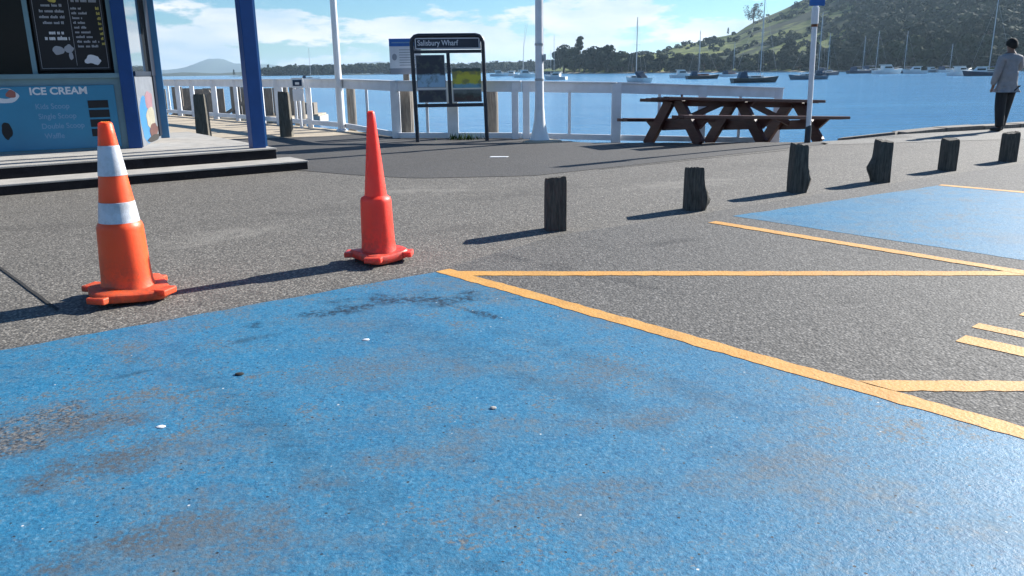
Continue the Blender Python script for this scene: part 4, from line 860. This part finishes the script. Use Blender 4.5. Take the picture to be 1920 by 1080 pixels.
def wp(px, dist):          # bearing of a picture column at a distance along +Y
    return (px - 954) / 1500 * 0.968 * dist
sailboat(wp(1194, 172), 172, 9.0, 1.9, 'hull_white', 12.0, 'white sloop seen nearly end-on right of the wooded point', mastat=.05)
sailboat(wp(1414, 150), 150, 8.2, 0.12, 'hull_black', 14.2, 'black-hulled sloop nearest to the picnic table', mastat=.13)
sailboat(wp(1316, 212), 212, 8.2, 0.15, 'hull_black', 11.0, 'black-hulled sailing boat left of the nearest black sloop', mastat=-.12, cabin='cover_red')
sailboat(wp(1515, 178), 178, 8.0, 3.25, 'hull_grey', 13.0, 'grey-hulled sailing boat partly behind the sign pole', mastat=-.27)
sailboat(wp(1370, 260), 260, 7.5, 0.3, 'hull_white', 9.5, 'white sailing boat behind the nearest black sloop', mastat=.1, cabin='cover_red')
sailboat(wp(1550, 255), 255, 9.0, 0.4, 'hull_navy', 11.5, 'navy sailing boat just right of the sign pole', mastat=.0)
for i, (px_, d, ln, hd, hu, ms, lab) in enumerate(((1612, 300, 10, .2, 'hull_navy', 12, 'leftmost distant yacht of the row under the wooded hill'), (1636, 310, 11, .1, 'hull_white', 14, 'pale distant yacht second in the row under the wooded hill'),
        (1697, 285, 9, 3.3, 'hull_navy', 13, 'distant navy yacht with tall mast right of the pale one under the hill'), (1776, 300, 9, .2, 'hull_white', 9, 'distant white yacht with short mast under the dark hill'), (1859, 200, 9, 2.6, 'hull_white', 16.5, 'yacht with the tallest mast just left of the walking person'))):
    sailboat(wp(px_, d), d, ln, hd, hu, ms, lab)
for px_, d, ln, hd, hu, lab, pol in ((1278, 245, 7, .2, 'hull_white', 'small white launch between the white sloop and the black boat', 0), (1042, 240, 6.5, 2.7, 'hull_white', 'small white launch right of the thick flagpole', 0),
        (984, 330, 9, .3, 'hull_white', 'white launch with two long slanted trolling poles left of the flagpole', 2), (1662, 270, 9, .1, 'hull_white', 'long low white launch below the middle of the hill', 0),
        (1715, 265, 7, 3.0, 'hull_white', 'white launch right of the navy yacht under the hill', 0), (1745, 300, 6, .2, 'hull_grey', 'small grey launch in the far row under the hill', 0), (1800, 205, 7, .4, 'hull_white', 'white launch left in the cluster beside the person', 0),
        (1836, 195, 6.5, 2.9, 'hull_navy', 'dark cabin launch right in the cluster beside the person', 0), (1890, 260, 8, .2, 'hull_white', 'white launch behind the walking person', 0), (935, 420, 9, .1, 'hull_white', 'far white launch just right of the information board', 0), (958, 430, 8, 3.0, 'hull_white', 'far white launch second right of the information board', 0)):
    motorboat(wp(px_, d), d, ln, hd, hu, lab, pol)
for px_, d, ms, lab in ((580, 340, 12, 'distant yacht with bare mast left of the thin white pole'), (1036, 380, 17, 'distant yacht with tall thin mast just right of the flagpole'), (1030, 420, 12, 'distant yacht with short mast just right of the flagpole')):
    sailboat(wp(px_, d), d, 8, .3, 'hull_white', ms, lab)

# ------------------------------------------------------------------ the hill and its trees
SHORE = [(0.03, 900), (0.06, 690), (0.12, 560), (0.18, 520), (0.30, 450), (0.42, 390), (0.55, 335), (0.66, 290), (0.9, 240), (1.3, 190)]
ELEV = [(0.03, 0.0), (0.07, 0.006), (0.12, 0.012), (0.176, 0.020), (0.22, 0.030), (0.272, 0.040), (0.29, 0.052), (0.33, 0.068), (0.39, 0.097), (0.46, 0.13), (0.55, 0.155), (0.7, 0.17), (1.3, 0.19)]
RIDGE = [(0.03, 1000), (0.1, 760), (0.176, 800), (0.3, 820), (0.45, 800), (0.7, 680), (1.3, 520)]
def hillpt(s, t_):
    a = lerp(SHORE, s); b = lerp(RIDGE, s); yy = a + (b - a) * t_; top = lerp(ELEV, s) * b
    if t_ <= 1: q = (0.25 * t_ + 0.75 * t_ ** 1.5) * top
    else: q = top * max(0, 1 - 0.9 * (t_ - 1) ** 1.3)
    z = -1.9 + q + (2.2 if t_ > 0.02 else 0) * min(1, t_ * 10)
    ter = 2.6 * noise.noise(Vector((s * yy * .012, yy * .012, 0))) + 1.2 * noise.noise(Vector((s * yy * .04, yy * .04, 5)))
    if t_ > 0.05: z += ter * min(1, q / 14) 
    return Vector((s * yy, yy, z))
ns, ntt = 110, 46; vs = []
for i in range(ns + 1):
    s = 0.03 + 1.27 * (i / ns) ** 1.15
    for j in range(ntt + 1): vs.append(hillpt(s, 2.0 * (j / ntt) ** 1.2))
k = ntt + 1
o = MB().add(vs, [(i * k + j, (i + 1) * k + j, (i + 1) * k + j + 1, i * k + j + 1) for i in range(ns) for j in range(ntt)]).build('hill', 'hill_ground', None, True); tag(o, kind='structure')
# bush covering the slope: thousands of leafy clumps too far off to pick apart
rs = random.Random(5)
def leaves(m, c, rad, n, sz, rs, flat=0.8):
    for _ in range(n):
        d = Vector((rs.gauss(0, 1), rs.gauss(0, 1), rs.gauss(0, 1))).normalized(); q = rad * rs.uniform(0.55, 1.0) ** 0.6
        p = Vector(c) + Vector((d.x * q, d.y * q, d.z * q * flat)); e = sz * rs.uniform(.6, 1.3)
        nn = (d + Vector((rs.uniform(-.55, .55), rs.uniform(-.55, .55), rs.uniform(-.4, .5)))).normalized(); a = nn.cross(Vector((rs.gauss(0, 1), rs.gauss(0, 1), rs.gauss(0, 1)))).normalized(); b = nn.cross(a)
        m.add([p - a * e - b * e * .6, p + a * e - b * e * .5, p + a * e * .7 + b * e * .7, p - a * e * .8 + b * e * .6], [(0, 1, 2, 3)])
mbs = [MB(), MB()]
cnt = 0
while cnt < 4300:
    s = rs.uniform(0.10, 0.80); t_ = rs.uniform(0.02, 1.02)
    p = hillpt(s, t_); g = noise.noise(Vector((p.x * .02, p.y * .014, 2))) + 0.35 * noise.noise(Vector((p.x * .06, p.y * .05, 9)))
    right = min(1, max(0, (s - 0.36) / 0.10))
    keep = 0.97 if right > .6 else (0.14 + 0.8 * right)
    if s < 0.36:
        if g > 0.10: keep = 0.30
        if t_ > 0.25 and g < 0.05: keep = 0.02
        if t_ < 0.16 and s > .2: keep = 0.4
    if rs.random() > keep: continue
    r_ = rs.uniform(2.0, 3.8) * (1.15 if right > .5 else .85)
    leaves(mbs[0 if rs.random() < .72 else 1], p + Vector((0, 0, r_ * .45)), r_, 34, r_ * .34, rs, .8); cnt += 1
for m, mt in zip(mbs, ('leaf_dark', 'leaf_olive')): tag(m.build('hillside_bush', mt), 'dense dark bush covering the far hillside', 'bush', kind='stuff')
# individual shore trees
def tree_proto(kind, seed):
    rs = random.Random(seed); tr = MB(); cr = MB()
    if kind == 'round':
        tr.tube([(0, 0, -1), (.2, .1, 2.5), (.1, .3, 5.5)], [.5, .38, .2], 7)
        for k in range(9):
            a = k * 2.4 + rs.random(); q = rs.uniform(1.2, 4.6); z = rs.uniform(3.6, 8.6) - q * .3; c = (q * math.cos(a), q * math.sin(a), z)
            tr.tube([(0.1, .2, 2.6 + .2 * k), (c[0] * .6, c[1] * .6, z - .6), c], [.2, .13, .05], 5); leaves(cr, c, rs.uniform(1.7, 2.7), 120, .50, rs, .72)
        leaves(cr, (0, 0, 8.2), 2.6, 120, .50, rs, .7)
    elif kind == 'low':
        tr.tube([(0, 0, -1), (.3, 0, 1.5), (.2, .2, 3.5)], [.4, .3, .15], 7)
        for k in range(8):
            a = k * 2.4 + rs.random(); q = rs.uniform(1.5, 5); z = rs.uniform(2.2, 5.2) - q * .2; c = (q * math.cos(a), q * math.sin(a), z); tr.tube([(.2, 0, 1.6), (c[0] * .6, c[1] * .6, z - .5), c], [.16, .1, .04], 5); leaves(cr, c, rs.uniform(1.5, 2.3), 115, .46, rs, .65)
    elif kind == 'pine':
        tr.tube([(0, 0, -1), (0, 0, 6), (.2, 0, 13.5)], [.4, .28, .06], 7)
        for k in range(16):
            z = 3.2 + k * .65; q = (14.5 - z) * .26 * rs.uniform(.6, 1.2); a = k * 2.4; c = (q * math.cos(a), q * math.sin(a), z); tr.tube([(0, 0, z - .4), c], [.1, .03], 4); leaves(cr, c, rs.uniform(.8, 1.4), 60, .42, rs, .6)
    elif kind == 'bare':
        tr.tube([(0, 0, -1), (.1, 0, 2.2), (0, .2, 4)], [.35, .28, .18], 6)
        for k in range(26):
            a = k * 2.4; q = rs.uniform(1.0, 5.0); z = rs.uniform(2.6, 9.0); c = (q * math.cos(a), q * math.sin(a), z); tr.tube([(0, .1, 2.2 + .2 * k), (c[0] * .5, c[1] * .5, z * .72), c], [.14, .09, .03], 5); leaves(cr, c, 1.5, 22, .3, rs, .9)
    return tr, cr
protos = {}
for kd, seeds, lm in (('round', (1, 2, 3), 'leaf_dark'), ('low', (4, 5), 'leaf_dark'), ('pine', (6, 7), 'leaf_pine'), ('bare', (8,), 'twig_pale')):
    protos[kd] = []
    for sd_ in seeds:
        a, b = tree_proto(kd, sd_); protos[kd].append((a.mesh('trunk', 'bark'), b.mesh('crown', lm if sd_ != 3 else 'leaf_olive')))
def tree(kd, i, p, sc, rz, label, group, name='shore_tree'):
    t = bpy.data.objects.new(name, None); C.objects.link(t); t.location = p; t.rotation_euler.z = rz; t.scale = (sc[0], sc[0], sc[1]); tag(t, label, 'tree', group)
    a, b = protos[kd][i % len(protos[kd])]; lone('trunk', a, t); lone('crown', b, t)
rs = random.Random(11)
i = 0; s = 0.066
while s < 0.70:
    t_ = rs.uniform(0.015, 0.05); p = hillpt(s, t_); p.z -= .3
    kd = 'round' if rs.random() < .72 else 'low'
    hs = lerp([(0.06, 2.0), (0.11, 2.0), (0.15, 1.5), (0.2, 0.95), (0.33, 0.95), (0.45, 1.25), (0.7, 1.0)], s) * rs.uniform(.72, 1.18)
    zone = 'wooded point left of the white sloop' if s < 0.15 else ('grassy slope' if s < 0.37 else 'dark wooded hill')
    ti = rs.randrange(9); look = 'low spreading' if kd == 'low' else ('olive-green rounded' if ti % 3 == 2 else 'dark rounded')
    size = 'large ' if hs > lerp([(0.06, 2.0), (0.15, 1.5), (0.2, 0.95), (0.33, 0.95), (0.45, 1.25), (0.7, 1.0)], s) else 'small '
    where = ('on the ' if 'point' in zone else 'in the shore row below the ') + zone
    tree(kd, ti, p, (hs * rs.uniform(.9, 1.15), hs), rs.uniform(0, 6), size + look + ' tree ' + where, size + look + ' trees ' + where)
    s += 6.3 * hs / p.y * rs.uniform(.55, 1.0) ; i += 1
for j in range(34):      # second row a little up the slope
    s = rs.uniform(0.30, 0.66) if j > 12 else rs.uniform(.07, .13); p = hillpt(s, rs.uniform(.09, .2)); hs = rs.uniform(.9, 1.4) * (.75 if .13 < s < .37 else 1)
    lab, grp = (('tree rising behind the front row on the wooded point left of the white sloop', 'rear trees of the wooded point') if s < .15 else ('spreading tree behind the shore row on the lower slope of the hill', 'second row of hill trees'))
    tree('round', rs.randrange(9), p, (hs, hs), rs.uniform(0, 6), lab, grp)
p = hillpt(0.2915, 1.0); tree('bare', 0, p + Vector((0, 0, -2)), (1.9, 1.9), .4, 'lone bare-twigged tree standing on the ridge skyline of the hill', None, 'ridge_tree')
p = hillpt(0.262, 1.0); tree('pine', 0, p, (.45, .5), 1, 'small dark conifer on the ridge left of the bare tree', None, 'ridge_tree')
p = hillpt(0.085, .05); tree('pine', 1, p, (1.9, 1.95), 2, 'tall conifer rising above the wooded point beside the flagpole', None, 'pine_tree')
# beach strip at the hill foot
vs = []
for i in range(41):
    s = 0.05 + 0.8 * i / 40; a = lerp(SHORE, s); vs += [(s * (a - 6), a - 6, -1.55), (s * (a + 10), a + 10, -0.7)]
tag(MB().add(vs, [(2 * i, 2 * i + 2, 2 * i + 3, 2 * i + 1) for i in range(40)]).build('beach', 'sand'), kind='structure')

# ------------------------------------------------------------------ far low island, far pines, distant hills
def ridge_land(name, pts, depth, mat, zb=-2.5):
    vs = []; n = len(pts)
    for x, y, h_ in pts: vs += [(x, y - depth * .3, zb), (x, y, h_ * .55), (x, y + depth * .5, h_), (x * 1.02, y + depth * 1.6, zb)]
    o = MB().add(vs, [(4 * i + j, 4 * i + 4 + j, 4 * i + 5 + j, 4 * i + 1 + j) for i in range(n - 1) for j in range(3)]).build(name, mat, None, True); return tag(o, kind='structure')
ridge_land('low_island', [(-420 + i * 18, 1250 + 40 * math.sin(i * .4), -0.3 + (0 if 0 < i < 29 else -1.5)) for i in range(30)], 120, 'far_land')
rs = random.Random(3); m = MB()
for i in range(620):
    x = rs.uniform(-390, 95); y = 1250 + rs.uniform(-40, 60); hh = lerp([(-390, 8), (-330, 13), (-200, 15), (-60, 13), (10, 15), (95, 17)], x) * rs.uniform(.8, 1.12)
    leaves(m, (x, y, hh * .62), hh * .42, 40, 1.5, rs, .85); leaves(m, (x, y, hh * .25), hh * .38, 20, 1.6, rs, .7)
tag(m.build('island_forest', 'leaf_pine'), 'dark low forest along the far island shore', 'forest', kind='stuff')
for px_, sc in ((505, 1.25), (522, 1.5), (541, 1.05), (556, 1.3), (440, 0.75)):
    tree('round' if px_ in (541, 522) else 'pine', 1, Vector((wp(px_, 1240), 1240, -1.2)), (sc * .9, sc * .95), px_, {505: 'leftmost loose pine at the left end of the far island', 522: 'broad pine second at the left end of the far island', 541: 'shorter tree third at the left end of the far island', 556: 'pine where the far island forest begins', 440: 'lone tiny tree left of the blue verandah post on the horizon'}[px_], 'pines at the end of the far island', 'island_pine')
ridge_land('low_spit', [(-1500 + 40 * i, 2600, (8 + 6 * noise.noise(Vector((i * .4, 2, 0)))) if 0 < i < 19 else -2) for i in range(20)], 200, 'far_land')
far = []
for i in range(60):
    px_ = 250 + i * 10; e = lerp([(250, 10), (310, 14), (340, 22), (360, 31), (385, 32), (410, 22), (450, 19), (480, 20), (510, 12), (560, 8), (620, 10), (660, 20), (700, 22), (740, 14), (840, 6)], px_) + 2.0 * noise.noise(Vector((i * .5, 0, 3)))
    far.append((wp(px_, 7000), 7000, e / 1500 * 7000 * 0.95))
ridge_land('distant_hills', far, 900, 'far_hill', -8)
# ------------------------------------------------------------------ sea haze
t = bpy.data.materials.new('sea_haze'); t.use_nodes = True; n_ = t.node_tree.nodes
for q in list(n_): n_.remove(q)
vo = n_.new('ShaderNodeVolumePrincipled'); vo.inputs['Color'].default_value = (0.58, 0.80, 1.0, 1); vo.inputs['Density'].default_value = 1 / 9500; vo.inputs['Anisotropy'].default_value = 0.35
oo = n_.new('ShaderNodeOutputMaterial'); t.node_tree.links.new(vo.outputs[0], oo.inputs['Volume']); M['sea_haze'] = t
o = MB().box((0, 0, 72.5), (20000, 20000, 161)).build('haze', 'sea_haze'); tag(o, 'pale blue sea haze', 'haze', kind='stuff')
